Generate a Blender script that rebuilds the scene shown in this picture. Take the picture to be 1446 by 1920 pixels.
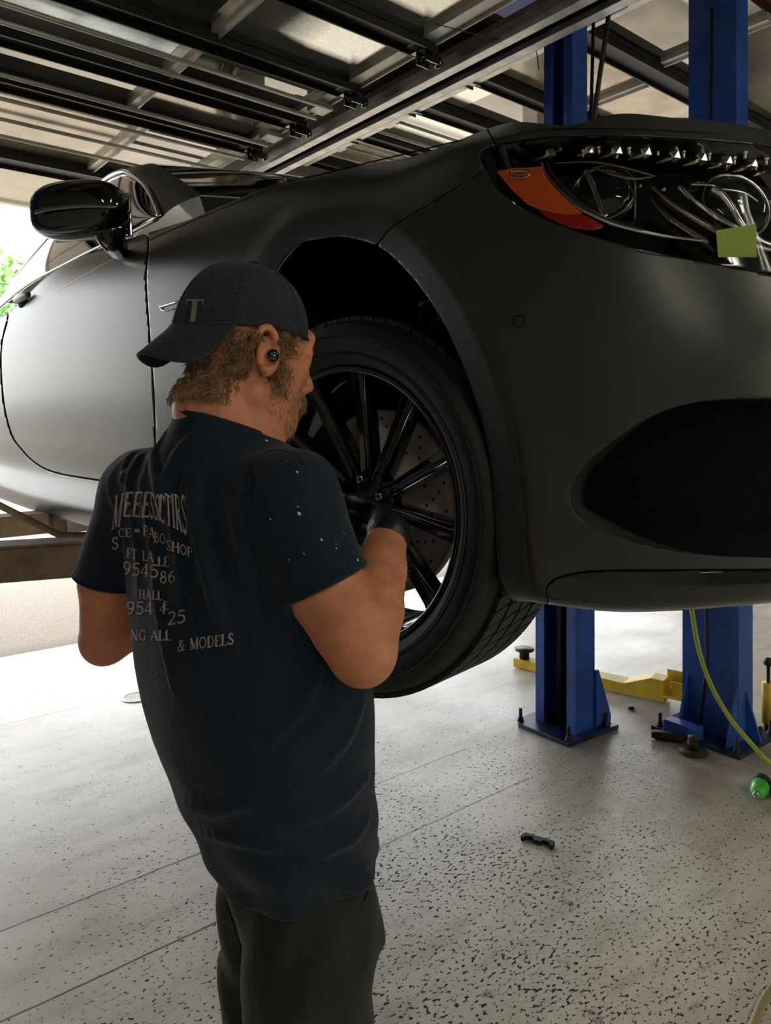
import bpy, bmesh, math, random
import numpy as np
from mathutils import Vector, Matrix, noise
from mathutils.bvhtree import BVHTree
random.seed(7); rng = np.random.default_rng(7)
for o in list(bpy.data.objects): bpy.data.objects.remove(o)
SC = bpy.context.scene; COL = SC.collection
PI = math.pi
# ------------------------------------------------------------------ camera
CF, CH, CY = 1400.0, 1.48, 790.0
cd = bpy.data.cameras.new('camera'); cam = bpy.data.objects.new('camera', cd); COL.objects.link(cam)
cam.location = (0, 0, CH); cam.rotation_euler = (PI/2, 0, 0)
cd.sensor_fit = 'VERTICAL'; cd.sensor_height = 36; cd.lens = 36*CF/1920; cd.shift_y = -170/1920; cd.clip_start = .02; cd.clip_end = 300
SC.camera = cam
# ------------------------------------------------------------------ world, sun, exposure
SC.view_settings.view_transform = 'Standard'; SC.view_settings.look = 'None'
SC.view_settings.exposure = 0.0; SC.view_settings.gamma = 1
w = bpy.data.worlds.new('sky'); SC.world = w; w.use_nodes = True
nt = w.node_tree; nt.nodes.clear()
ow = nt.nodes.new('ShaderNodeOutputWorld'); bgn = nt.nodes.new('ShaderNodeBackground'); sk = nt.nodes.new('ShaderNodeTexSky')
sk.sky_type = 'NISHITA'; sk.sun_disc = False; sk.sun_elevation = math.radians(48); sk.sun_rotation = math.radians(-70)
sk.dust_density = 3.0; sk.air_density = 1.2; sk.ozone_density = 1.0
mxw = nt.nodes.new('ShaderNodeMix'); mxw.data_type = 'RGBA'; mxw.inputs[0].default_value = .75
mxw.inputs[7].default_value = (11.0, 11.2, 11.3, 1)
nt.links.new(sk.outputs[0], mxw.inputs[6]); nt.links.new(mxw.outputs[2], bgn.inputs[0])
bgn.inputs[1].default_value = 0.48
nt.links.new(bgn.outputs[0], ow.inputs[0])
sl = bpy.data.lights.new('sun', 'SUN'); sun = bpy.data.objects.new('sun', sl); COL.objects.link(sun)
sl.energy = 1.6; sl.angle = math.radians(3); sl.color = (1, .95, .86)
# high sun behind the open doors, low enough to rake the outside pavement only
sun.rotation_euler = Vector((.5, -.45, -1.6)).to_track_quat('-Z', 'Y').to_euler()
sun.location = (-10, 10, 20)

# ------------------------------------------------------------------ numeric camera helpers (for measuring only)
def proj(p):
    p = np.asarray(p, float); f = np.where(np.abs(p[..., 1]) < 1e-4, 1e-4, p[..., 1])
    return np.stack([723+CF*p[..., 0]/f, CY-CF*(p[..., 2]-CH)/f], -1)
def ray(px, py): return Vector(((px-723)/CF, 1, (CY-py)/CF))
def onplane(px, py, n, d):
    r = ray(px, py); o = Vector((0, 0, CH)); n = Vector(n)
    return o+r*((d-n.dot(o))/n.dot(r))
def atY(px, py, Y):
    r = ray(px, py); return Vector((0, 0, CH))+r*(Y/r.y)
BA = Vector((.775, .632, 0)); BB = Vector((-.632, .775, 0))
def AB(a, b, z=0): return BA*a+BB*b+Vector((0, 0, z))
BANG = math.atan2(.632, .775)
# ------------------------------------------------------------------ materials
def mat(name, col=(.5,.5,.5), rough=.5, metal=0, spec=.5, coat=0, noise_amt=0, noise_scale=20, bump=0, bump_scale=60,
        trans=0, ior=1.45, sheen=0, emit=None, sss=0, col2=None, coatr=.05, stretch=None):
    m = bpy.data.materials.new(name); m.use_nodes = True; n = m.node_tree; b = n.nodes['Principled BSDF']
    b.inputs['Base Color'].default_value = (*col, 1); b.inputs['Roughness'].default_value = rough
    b.inputs['Metallic'].default_value = metal; b.inputs['Specular IOR Level'].default_value = spec
    b.inputs['Coat Weight'].default_value = coat; b.inputs['Coat Roughness'].default_value = coatr
    b.inputs['Transmission Weight'].default_value = trans; b.inputs['IOR'].default_value = ior
    b.inputs['Sheen Weight'].default_value = sheen
    b.inputs['Subsurface Weight'].default_value = sss
    if sss: b.inputs['Subsurface Radius'].default_value = (.02, .008, .004); b.inputs['Subsurface Scale'].default_value = .5
    if emit: b.inputs['Emission Color'].default_value = (*emit[:3], 1); b.inputs['Emission Strength'].default_value = emit[3]
    tc = n.nodes.new('ShaderNodeTexCoord'); src = tc.outputs['Object']
    if stretch:
        mp = n.nodes.new('ShaderNodeMapping'); mp.inputs['Scale'].default_value = stretch; n.links.new(src, mp.inputs[0]); src = mp.outputs[0]
    if noise_amt or col2:
        t = n.nodes.new('ShaderNodeTexNoise'); t.inputs['Scale'].default_value = noise_scale; t.inputs['Detail'].default_value = 6
        n.links.new(src, t.inputs['Vector'])
        r = n.nodes.new('ShaderNodeValToRGB'); r.color_ramp.elements[0].position = .35; r.color_ramp.elements[1].position = .68
        c1 = col; c2 = col2 if col2 else tuple(min(1, c*(1+noise_amt)) for c in col)
        if not col2: c1 = tuple(c*(1-noise_amt) for c in col)
        r.color_ramp.elements[0].color = (*c1, 1); r.color_ramp.elements[1].color = (*c2, 1)
        n.links.new(t.outputs['Fac'], r.inputs[0]); n.links.new(r.outputs[0], b.inputs['Base Color'])
    if bump:
        t2 = n.nodes.new('ShaderNodeTexNoise'); t2.inputs['Scale'].default_value = bump_scale; t2.inputs['Detail'].default_value = 4
        n.links.new(src, t2.inputs['Vector'])
        bp = n.nodes.new('ShaderNodeBump'); bp.inputs['Strength'].default_value = bump; bp.inputs['Distance'].default_value = .01
        n.links.new(t2.outputs['Fac'], bp.inputs['Height']); n.links.new(bp.outputs[0], b.inputs['Normal'])
    return m
M = {}
M['paint'] = mat('satin_paint', (.050, .053, .050), .35, .36, .5)
M['gloss'] = mat('gloss_black', (.004, .004, .005), .06, 0, .6, coat=.6)
M['rimblk'] = mat('rim_black', (.005, .005, .006), .12, 0, .6, coat=.5)
M['chrome'] = mat('chrome', (.75, .75, .74), .08, 1)
M['dkchrome'] = mat('smoked_chrome', (.25, .24, .22), .18, 1)
M['black'] = mat('black_plastic', (.008, .008, .009), .6)
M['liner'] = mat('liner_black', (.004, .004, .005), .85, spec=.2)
M['tyre'] = mat('tyre_rubber', (.014, .015, .016), .55, bump=.15, bump_scale=90)
M['disc'] = mat('brake_disc_steel', (.80, .68, .62), .42, .1, noise_amt=.12, noise_scale=40)
M['amber'] = mat('amber_reflector', (.85, .14, .03), .22, 0, .6, coat=.8, emit=None)
M['red'] = mat('red_reflector', (.42, .015, .01), .25, 0, .6, coat=.8)
M['glass'] = mat('clear_glass', (.9, .95, .92), .02, 0, .5, trans=1, ior=1.15)
M['lens'] = mat('headlamp_lens', (1, 1, 1), .01, 0, .6, trans=1, ior=1.12)
M['dglass'] = mat('window_glass', (.010, .012, .013), .03, 0, .8)
M['crystal'] = mat('crystal', (.9, .9, .88), .03, .75, .8)
M['blue'] = mat('lift_blue_paint', (.024, .085, .36), .42, 0, .5, noise_amt=.25, noise_scale=5, bump=.05)
M['steel'] = mat('galvanised_steel', (.55, .53, .49), .38, .75, noise_amt=.18, noise_scale=14)
M['alu'] = mat('aluminium', (.66, .63, .56), .35, .35, noise_amt=.12, noise_scale=10)
M['dkframe'] = mat('dark_door_frame', (.030, .028, .026), .42, .3, noise_amt=.2, noise_scale=6)
M['yellow'] = mat('yellow_paint', (.75, .50, .04), .45, 0, .5, noise_amt=.18, noise_scale=12, bump=.1)
M['tan'] = mat('dusty_brown_paint', (.30, .215, .145), .6, 0, .4, noise_amt=.3, noise_scale=9)
M['rubber'] = mat('black_rubber', (.012, .012, .012), .5)
M['rusty'] = mat('rusty_steel', (.05, .035, .028), .6, .5, noise_amt=.4, noise_scale=30)
M['cream'] = mat('cream_board', (.82, .78, .66), .55, 0, noise_amt=.08, noise_scale=3)
M['white'] = mat('white_panel', (.80, .79, .72), .5, 0, noise_amt=.1, noise_scale=60)
M['wall'] = mat('wall_paint', (.42, .40, .36), .8, noise_amt=.1, noise_scale=2, bump=.1)
M['green'] = mat('lime_plastic', (.10, .60, .06), .35, coat=.2)
M['hose'] = mat('yellow_hose', (.36, .42, .05), .4)
M['skin'] = mat('skin', (.64, .25, .145), .5, 0, .4, sss=.15, noise_amt=.12, noise_scale=35, bump=.12, bump_scale=160)
M['hair'] = mat('hair', (.30, .175, .085), .5, 0, .5, noise_amt=.5, noise_scale=60)
M['beard'] = mat('beard_hair', (.30, .21, .14), .5, 0, .5, noise_amt=.5, noise_scale=60)
M['glove'] = mat('black_nitrile', (.010, .013, .018), .38, 0, .5, bump=.2, bump_scale=70)
M['shorts'] = mat('charcoal_twill', (.020, .018, .016), .75, 0, .3, sheen=.08, bump=.25, bump_scale=120)
M['shirt'] = mat('navy_cotton', (.0070, .0145, .031), .85, 0, .25, sheen=.12, bump=.22, bump_scale=160)
M['print'] = mat('shirt_print', (.42, .33, .29), .7)
M['boot'] = mat('boot_leather', (.02, .018, .016), .5)
def cap_mat():
    m = mat('cap_mesh_fabric', (.018, .023, .034), .8, 0, .3, sheen=.12); n = m.node_tree; b = n.nodes['Principled BSDF']
    tc = n.nodes.new('ShaderNodeTexCoord'); v = n.nodes.new('ShaderNodeTexVoronoi'); v.inputs['Scale'].default_value = 330; v.inputs['Randomness'].default_value = .25
    bp = n.nodes.new('ShaderNodeBump'); bp.inputs['Strength'].default_value = .7; bp.inputs['Distance'].default_value = .002
    n.links.new(tc.outputs['Object'], v.inputs['Vector']); n.links.new(v.outputs['Distance'], bp.inputs['Height']); n.links.new(bp.outputs[0], b.inputs['Normal'])
    return m
M['cap'] = cap_mat()
# concrete floor: pitted coating, stains and saw-cut joints; object axes follow the building
def floor_mat():
    m = bpy.data.materials.new('pitted_concrete'); m.use_nodes = True; n = m.node_tree; N = n.nodes; L = n.links; b = N['Principled BSDF']
    tc = N.new('ShaderNodeTexCoord'); obj = tc.outputs['Object']
    def tex(scale, detail=4, rough=.5, vec=obj):
        t = N.new('ShaderNodeTexNoise'); t.inputs['Scale'].default_value = scale; t.inputs['Detail'].default_value = detail; t.inputs['Roughness'].default_value = rough; L.new(vec, t.inputs['Vector']); return t.outputs['Fac']
    def ramp(x, p0, p1, c0=(0,0,0,1), c1=(1,1,1,1)):
        r = N.new('ShaderNodeValToRGB'); r.color_ramp.elements[0].position = p0; r.color_ramp.elements[1].position = p1
        r.color_ramp.elements[0].color = c0; r.color_ramp.elements[1].color = c1; L.new(x, r.inputs[0]); return r.outputs[0]
    def mth(op, a, c=None):
        q = N.new('ShaderNodeMath'); q.operation = op
        for i, s in enumerate((a, c)):
            if s is None: continue
            if isinstance(s, (int, float)): q.inputs[i].default_value = s
            else: L.new(s, q.inputs[i])
        return q.outputs[0]
    def mix(f, a, c):
        q = N.new('ShaderNodeMix'); q.data_type = 'RGBA'; L.new(f, q.inputs[0])
        for i, s in ((6, a), (7, c)):
            if isinstance(s, tuple): q.inputs[i].default_value = s
            else: L.new(s, q.inputs[i])
        return q.outputs[2]
    base = ramp(tex(1.1, 6, .6), .3, .72, (.66, .595, .50, 1), (.82, .78, .70, 1))
    sw = N.new('ShaderNodeMapping'); sw.inputs['Scale'].default_value = (1.0, 3.2, 1); sw.inputs['Rotation'].default_value = (0, 0, .35); L.new(obj, sw.inputs[0])
    base = mix(ramp(tex(2.6, 9, .68, sw.outputs[0]), .46, .62, (0,0,0,1), (.42,.42,.42,1)), base, (.40, .37, .31, 1))
    sx = N.new('ShaderNodeSeparateXYZ'); L.new(obj, sx.inputs[0])
    # distance from the worn patch where the coating is flaking
    dx = mth('SUBTRACT', sx.outputs[0], 1.55); dy = mth('SUBTRACT', sx.outputs[1], 1.05)
    dist = mth('POWER', mth('ADD', mth('MULTIPLY', dx, dx), mth('MULTIPLY', dy, dy)), .5)
    mr = N.new('ShaderNodeMapRange'); mr.inputs[1].default_value = .2; mr.inputs[2].default_value = 2.6; mr.inputs[3].default_value = .085; mr.inputs[4].default_value = -.025; L.new(dist, mr.inputs[0])
    st = N.new('ShaderNodeMapping'); st.inputs['Scale'].default_value = (.75, 1.35, 1); st.inputs['Rotation'].default_value = (0, 0, 1.0); L.new(obj, st.inputs[0])
    p1 = tex(74, 2.5, .6, st.outputs[0]); p2 = tex(3.0, 4)
    pit = mth('ADD', mth('ADD', p1, mr.outputs[0]), mth('MULTIPLY', mth('SUBTRACT', p2, .5), .16))
    pits = ramp(pit, .652, .684)
    big = ramp(mth('ADD', tex(13, 5, .6), mth('MULTIPLY', mr.outputs[0], .9)), .70, .80)
    col = mix(pits, base, (.045, .040, .034, 1)); col = mix(big, col, (.10, .09, .078, 1))
    oil = mth('SUBTRACT', 1.0, mth('MULTIPLY', mth('ADD', mth('POWER', mth('SUBTRACT', sx.outputs[0], 3.1), 2), mth('POWER', mth('SUBTRACT', sx.outputs[1], 1.75), 2)), 1.1))
    col = mix(ramp(mth('MULTIPLY', mth('MAXIMUM', oil, 0), mth('ADD', tex(4, 6, .65), .25)), .25, .75, (0,0,0,1), (.75,.75,.75,1)), col, (.20, .155, .11, 1))
    for c in (2.385, 2.025, 4.0):
        wob = mth('MULTIPLY', mth('SUBTRACT', tex(9, 2), .5), .012)
        d = mth('ABSOLUTE', mth('SUBTRACT', mth('ADD', sx.outputs[1], wob), c))
        col = mix(mth('MULTIPLY', mth('LESS_THAN', d, .0038 if c < 3 else .002), mth('LESS_THAN', sx.outputs[0], 2.42)), col, (.13, .11, .08, 1))
    L.new(col, b.inputs['Base Color'])
    L.new(mth('ADD', ramp(tex(2.2, 6), .3, .7, (.24, .24, .24, 1), (.44, .44, .44, 1)), mth('MULTIPLY', pits, .5)), b.inputs['Roughness'])
    L.new(mth('SUBTRACT', .34, mth('MULTIPLY', pits, .3)), b.inputs['Specular IOR Level'])
    bp = N.new('ShaderNodeBump'); bp.inputs['Strength'].default_value = .55; bp.inputs['Distance'].default_value = .004
    hgt = mth('ADD', mth('MULTIPLY', pits, -1.0), mth('MULTIPLY', tex(120, 3), .35))
    L.new(hgt, bp.inputs['Height']); L.new(bp.outputs[0], b.inputs['Normal'])
    return m
M['floor'] = floor_mat()
M['asphalt'] = mat('worn_pavement', (.27, .235, .19), .85, noise_amt=.25, noise_scale=90, bump=.4, bump_scale=120)
M['ceil'] = mat('ceiling_board', (.62, .58, .50), .8, noise_amt=.1, noise_scale=4)
M['leaf'] = mat('leaf_green', (.20, .42, .08), .6, noise_amt=.4, noise_scale=8)
# ------------------------------------------------------------------ mesh helpers
class MB:
    def __init__(s): s.v = []; s.f = []; s.sm = []
    def add(s, vs, fs, smooth=False):
        o = len(s.v); s.v += [tuple(v) for v in vs]; s.f += [tuple(o+i for i in f) for f in fs]; s.sm += [smooth]*len(fs); return s
    def box(s, c, d, x=Vector((1,0,0)), y=Vector((0,1,0)), z=Vector((0,0,1))):
        c = Vector(c); vs = [c+x*(d[0]/2*i)+y*(d[1]/2*j)+z*(d[2]/2*k) for i in (-1,1) for j in (-1,1) for k in (-1,1)]
        return s.add(vs, [(0,1,3,2),(4,6,7,5),(0,4,5,1),(2,3,7,6),(0,2,6,4),(1,5,7,3)])
    def bar(s, p, q, w, h, up=Vector((0,0,1))):
        p = Vector(p); q = Vector(q); x = (q-p).normalized(); y = up.cross(x).normalized(); z = x.cross(y)
        return s.box((p+q)/2, ((q-p).length, w, h), x, y, z)
    def tube(s, pts, r, n=10, cap=True):
        pts = [Vector(p) for p in pts]; K = len(pts); rs = r if isinstance(r, (list, tuple)) else [r]*K
        vs = []; up = None
        for i, p in enumerate(pts):
            t = (pts[min(i+1, K-1)]-pts[max(i-1, 0)]).normalized()
            if up is None: up = t.orthogonal().normalized()
            a = (up-t*up.dot(t)).normalized(); up = a; b = t.cross(a)
            for k in range(n):
                th = 2*PI*k/n; vs.append(p+(a*math.cos(th)+b*math.sin(th))*rs[i])
        fs = [(i*n+k, i*n+(k+1)%n, (i+1)*n+(k+1)%n, (i+1)*n+k) for i in range(K-1) for k in range(n)]
        if cap: fs += [tuple(range(n))[::-1], tuple(range((K-1)*n, K*n))]
        return s.add(vs, fs, True)
    def lathe(s, prof, n=32, o=Vector((0,0,0)), ax=Vector((0,0,1)), close=False):
        o = Vector(o); ax = Vector(ax).normalized(); a = ax.orthogonal().normalized(); b = ax.cross(a); vs = []
        for (r, h) in prof:
            for k in range(n): th = 2*PI*k/n; vs.append(o+ax*h+(a*math.cos(th)+b*math.sin(th))*r)
        K = len(prof); fs = [(i*n+k, i*n+(k+1)%n, (i+1)*n+(k+1)%n, (i+1)*n+k) for i in range(K-1) for k in range(n)]
        return s.add(vs, fs, True)
    def prism(s, poly, depth, o, x, y):
        o = Vector(o); x = Vector(x); y = Vector(y); z = x.cross(y).normalized(); n = len(poly)
        vs = [o+x*p[0]+y*p[1] for p in poly]+[o+x*p[0]+y*p[1]+z*depth for p in poly]
        fs = [tuple(range(n))[::-1], tuple(range(n, 2*n))]+[(i, (i+1)%n, n+(i+1)%n, n+i) for i in range(n)]
        return s.add(vs, fs)
    def ell(s, c, r, n=16, ax=None):
        c = Vector(c); X, Y, Z = ax if ax else (Vector((1,0,0)), Vector((0,1,0)), Vector((0,0,1))); vs = []; h = n//2
        for i in range(h+1):
            ph = PI*i/h
            for k in range(n):
                th = 2*PI*k/n; vs.append(c+X*(r[0]*math.sin(ph)*math.cos(th))+Y*(r[1]*math.sin(ph)*math.sin(th))+Z*(r[2]*math.cos(ph)))
        return s.add(vs, [(i*n+k, (i+1)*n+k, (i+1)*n+(k+1)%n, i*n+(k+1)%n) for i in range(h) for k in range(n)], True)
    def build(s, name, m, parent=None, bevel=0, loc=None):
        me = bpy.data.meshes.new(name); vs = s.v
        o = bpy.data.objects.new(name, me)
        off = Vector((0, 0, 0))
        if parent is not None: off = parent.matrix_basis.translation.copy()
        if loc is not None: off = Vector(loc)
        me.from_pydata([tuple(Vector(v)-off) for v in vs], [], s.f)
        me.polygons.foreach_set('use_smooth', s.sm)
        bm = bmesh.new(); bm.from_mesh(me); bmesh.ops.remove_doubles(bm, verts=bm.verts, dist=1e-6); bmesh.ops.recalc_face_normals(bm, faces=bm.faces); bm.to_mesh(me); bm.free()
        me.materials.append(M[m] if isinstance(m, str) else m)
        COL.objects.link(o)
        if parent is not None: o.parent = parent
        elif loc is not None: o.location = loc
        if bevel:
            bv = o.modifiers.new('bevel', 'BEVEL'); bv.width = bevel; bv.segments = 2; bv.limit_method = 'ANGLE'
        return o
def tag(o, label=None, cat=None, group=None, kind=None):
    for k, v in (('label', label), ('category', cat), ('group', group), ('kind', kind)):
        if v: o[k] = v
    return o
def empty(name, loc, label=None, cat=None, group=None, kind=None):
    o = bpy.data.objects.new(name, None); COL.objects.link(o); o.location = loc; o.empty_display_size = .1
    return tag(o, label, cat, group, kind)
def sub(o, parent):   # make o (built under a thing at the same origin) a sub-part of another part
    o.parent = parent; return o

# ================================================================== SETTING
ZD = 3.10
def slab(name, a0, a1, b0, b1, z0, z1, m):
    mb = MB(); mb.box(AB((a0+a1)/2, (b0+b1)/2, (z0+z1)/2), (a1-a0, b1-b0, z1-z0), BA, BB)
    return tag(mb.build(name, m), kind='structure')
fl = MB(); fl.box((0, 0, -.1), (14, 10.15, .2)); flo = fl.build('floor', 'floor'); tag(flo, kind='structure')
flo.location = AB(4.0, .075); flo.rotation_euler = (0, 0, BANG)
for vtx in flo.data.vertices: vtx.co += Vector((4.0, .075, 0))
flo.location = (0, 0, 0)
slab('pavement', -30, 40, 5.15, 60, -.2, -.015, 'asphalt')
slab('ceiling', -3, 11, -5, 5.35, 4.2, 4.33, 'ceil')
slab('wall_left', -3.15, -3, -5, 5.35, 0, 4.3, 'wall')
slab('wall_right', 11, 11.15, -5, 5.35, 0, 4.3, 'wall')
wb = MB()
for a0, a1, z0, z1 in ((-3, .3, 0, 4.3), (4.3, 11, 0, 4.3), (.3, 4.3, 0, 1.1), (.3, 4.3, 2.7, 4.3)):
    wb.box(AB((a0+a1)/2, -5.075, (z0+z1)/2), (a1-a0, .15, z1-z0), BA, BB)
tag(wb.build('wall_back', 'wall'), kind='structure')
wn = MB()
for a in (.3, 1.3, 2.3, 3.3, 4.3): wn.box(AB(a, -5.03, 1.9), (.06, .06, 1.6), BA, BB)
for z in (1.12, 2.68): wn.box(AB(2.3, -5.03, z), (4.0, .06, .06), BA, BB)
wo = tag(wn.build('window_1', 'alu'), kind='structure')
wg = MB(); wg.box(AB(2.3, -5.07, 1.9), (4.0, .01, 1.56), BA, BB); wg.build('pane', mat('green_tinted_glass', (.58, .61, .44), .05, trans=1, ior=1.05), wo)
fw = MB()
for a0, a1 in ((-3, -.75), (2.66, 2.98), (6.3, 6.6), (10, 11)):
    fw.box(AB((a0+a1)/2, 5.26, 2.15), (a1-a0, .2, 4.3), BA, BB)
fw.box(AB(4, 5.26, 3.72), (14, .2, 1.16), BA, BB)
tag(fw.build('wall_front', 'wall'), kind='structure')
# canopy outside the door
cn = MB()
cn.box(AB(4, 5.95, 3.32), (22, 1.4, .08), BA, BB)
cn.box(AB(4, 6.66, 3.35), (22, .07, .20), BA, BB)
can = tag(cn.build('canopy', 'cream'), kind='structure')
bd = MB()
for i in range(46):
    bd.box(AB(-6.6+i*.46, 6.0, 3.277), (.018, 1.4, .012), BA, BB)
bd.build('board_seams', mat('seam_shadow_gap', (.30, .27, .21), .8), can)
# ================================================================== OVERHEAD DOORS (open, lying under the roof)
M['pane'] = mat('glossy_door_pane', (.40, .37, .31), .03, .75, .8, ior=2.3, noise_amt=.35, noise_scale=2)
M['pane2'] = mat('bright_reflection_pane', (.90, .92, .82), .06, .85, .6, ior=1.6, noise_amt=.12, noise_scale=80, bump=.05, bump_scale=300)  # pale tint stands in for bright paving reflected in the glass
M['pane3'] = mat('tan_reflection_pane', (.46, .39, .29), .12, .6, .6, ior=1.9, noise_amt=.25, noise_scale=5)  # tan tint stands in for the floor's reflection in the glass
M['deck'] = mat('metal_deck', (.10, .095, .085), .5, .4, noise_amt=.2, noise_scale=4)
bpy.data.objects['ceiling'].data.materials[0] = M['deck']
def garage_door(name, a0, a1, rows, stiles, panes, bars, label, z=ZD):
    root = empty(name, AB((a0+a1)/2, 3.5, z), kind='structure')
    loc = root.location
    for (b, w) in rows:                           # section rails
        mb = MB(); mb.box(AB((a0+a1)/2, b, z+.012), (a1-a0, w, .05), BA, BB)
        mb.box(AB((a0+a1)/2, b-w*.5+.012, z-.03), (a1-a0, .012, .04), BA, BB)
        mb.box(AB((a0+a1)/2, b+w*.5-.006, z-.022), (a1-a0, .008, .03), BA, BB)
        mb.build('section_rail', 'dkframe', root)
    for (a, b0, b1, wd) in stiles:
        mb = MB(); mb.box(AB(a, (b0+b1)/2, z+.006), (wd, b1-b0, .04), BA, BB); mb.box(AB(a+wd*.3, (b0+b1)/2, z-.018), (.008, b1-b0, .02), BA, BB)
        mb.build('stile', 'alu', root)
    for (p0, p1, b0, b1, m) in panes:
        mb = MB(); mb.box(AB((p0+p1)/2, (b0+b1)/2, z+.02), (p1-p0, b1-b0, .008), BA, BB); mb.build('pane', m, root)
    for (b, ba) in bars:
        mb = MB(); mb.tube([AB(a0+.03, b, z-.055), AB(a1-ba, b, z-.055)], .011, 8); mb.build('strut_bar', 'alu', root)
    return root
K_ = 1.038
def sc(L, idx): return [tuple(v*K_ if i in idx else v for i, v in enumerate(t)) for t in L]
d1 = garage_door('door_1', -.75, 2.10*K_, sc([(2.29, .13), (2.80, .14), (3.28, .15), (3.73, .16), (4.83, .26)], (0,)),
    sc([(1.36, 1.8, 2.23, .05), (1.36, 2.36, 2.74, .05), (1.36, 2.86, 3.22, .05), (1.36, 3.35, 3.66, .05), (1.50, 3.8, 4.72, .05),
     (.60, 2.86, 3.22, .05), (-.1, 2.8, 4.72, .05), (2.06, 1.8, 4.72, .09)], (0, 1, 2)),
    sc([(-.7, 1.36, 2.86, 3.22, 'pane2'), (1.36, 2.06, 2.86, 3.22, 'pane'), (-.7, 1.36, 2.35, 2.74, 'pane'), (1.36, 2.06, 2.35, 2.74, 'pane2'),
     (1.36, 2.06, 1.8, 2.24, 'pane2'), (-.7, 1.36, 1.8, 2.24, 'pane'), (-.7, 1.36, 3.34, 3.66, 'pane'), (1.36, 2.06, 3.34, 3.66, 'pane3'),
     (-.7, 1.50, 3.78, 4.72, 'pane3'), (1.50, 2.06, 3.78, 4.72, 'pane')], (0, 1, 2, 3)),
    sc([(2.96, .02), (3.10, .02), (3.84, .02), (3.57, .02), (4.10, 0), (4.34, 0)], (0,)), '')
ZD2 = 3.5; K_ = (ZD2-1.48)/1.56
d2 = garage_door('door_2', 2.38*K_, 5.4*K_, sc([(1.82, .16), (2.34, .13), (2.73, .16), (3.20, .15), (3.7, .15)], (0,)),
    sc([(2.43, 1.4, 3.7, .07), (3.10, 1.90, 2.28, .05), (2.98, 1.3, 1.75, .05), (4.2, 1.5, 3.7, .05)], (0, 1, 2)),
    sc([(2.4, 3.1, 1.9, 2.28, 'pane3'), (3.1, 5.6, 1.9, 2.28, 'pane3'), (2.4, 2.66, 2.40, 2.66, 'pane2'), (2.66, 5.6, 2.40, 2.66, 'pane'), (2.4, 5.6, 2.80, 3.14, 'pane2'),
     (2.4, 5.6, 3.26, 3.64, 'pane3'), (2.4, 5.6, 1.3, 1.75, 'pane')], (0, 1, 2, 3)),
    sc([(2.89, 0), (3.05, 0), (3.34, 0), (3.48, 0)], (0,)), '', ZD2)
K1 = 1.038; K2 = K_
# roller hinges at the right end of each section joint of door 1, left end of door 2
for a, bs, par in ((2.09, (2.29, 2.80, 3.28, 3.73), d1), (2.41, (2.34, 2.73, 3.20), d2)):
    for b in bs:
        ZD = 3.10 if par is d1 else ZD2; K_ = K1 if par is d1 else K2; a_, b_ = a*K_, b*K_
        mb = MB(); s = 1 if par is d1 else -1
        mb.box(AB(a_-.02*s, b_, ZD-.035), (.06, .10, .006), BA, BB); mb.box(AB(a_, b_+.03, ZD-.06), (.07, .006, .05), BA, BB)
        mb.box(AB(a_, b_-.03, ZD-.06), (.07, .006, .05), BA, BB); mb.tube([AB(a_-.03*s, b_, ZD-.06), AB(a_+.07*s, b_, ZD-.06)], .009, 8)
        mb.lathe([(0, 0), (.022, 0), (.024, .01), (.022, .02), (0, .02)], 14, AB(a_+.055*s, b_, ZD-.06), BA*s)
        mb.build('roller_hinge', 'dkchrome', par)
for a, bs, par in ((2.06, (3.03, 3.50), d1), (2.44, (2.97, 3.41), d2)):
    for b in bs:
        ZD = 3.10 if par is d1 else ZD2; K_ = K1 if par is d1 else K2
        mb = MB(); mb.box(AB(a*K_, b*K_, ZD-.03), (.10, .10, .03), BA, BB); mb.build('end_bracket', 'alu', par, bevel=.004)
# tracks
ZD = 3.10; K_ = K1
def track(idx, a, flip, b0, b1, label):
    mb = MB(); s = flip
    prof = [(-.030, -.030), (-.030, .006), (.0, .012), (.030, .006), (.030, -.030)]
    path = [(b0, ZD-.06), (b1, ZD-.06)]
    R = .38
    path += [(b1+R*math.sin(t), ZD-.06-R+R*math.cos(t)) for t in np.linspace(.2, PI/2, 8)]
    path += [(b1+R, .1)]
    # channel: web on the outer side, two lips, an angle iron above
    for (da, dh, w, h) in ((.034*s, 0, .004, .060), (.012*s, .030, .048, .004), (.012*s, -.030, .048, .004), (-.010*s, -.024, .004, .014)):
        for i in range(len(path)-1):
            p = AB(a+da, path[i][0], path[i][1]); q = AB(a+da, path[i+1][0], path[i+1][1])
            d = (q-p).normalized(); n = BA.cross(d)
            c = (p+q)/2+n*(-dh if False else dh)
            mb.box(c, ((q-p).length+.004, w, h), d, BA, n)
    mb.box(AB(a+.045*s, (b0+b1)/2, ZD-.015), (.006, b1-b0, .10), BA, BB)
    mb.box(AB(a+.070*s, (b0+b1)/2, ZD-.066), (.055, b1-b0, .006), BA, BB)
    tag(mb.build('trim_%d' % idx, 'steel'), kind='structure')
track(1, 2.19*K_, 1, 1.1, 4.15, '')
track(2, 2.325*K_, -1, 1.1, 4.15, '')
track(3, -.79, -1, 1.1, 4.15, '')
mb = MB(); mb.box(AB(2.40*K2-.03, 2.5, ZD2-.04), (.006, 4.6, .09), BA, BB); mb.box(AB(2.40*K2, 2.5, ZD2-.07), (.06, 4.6, .006), BA, BB); tag(mb.build('trim_4', 'steel'), kind='structure')
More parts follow.
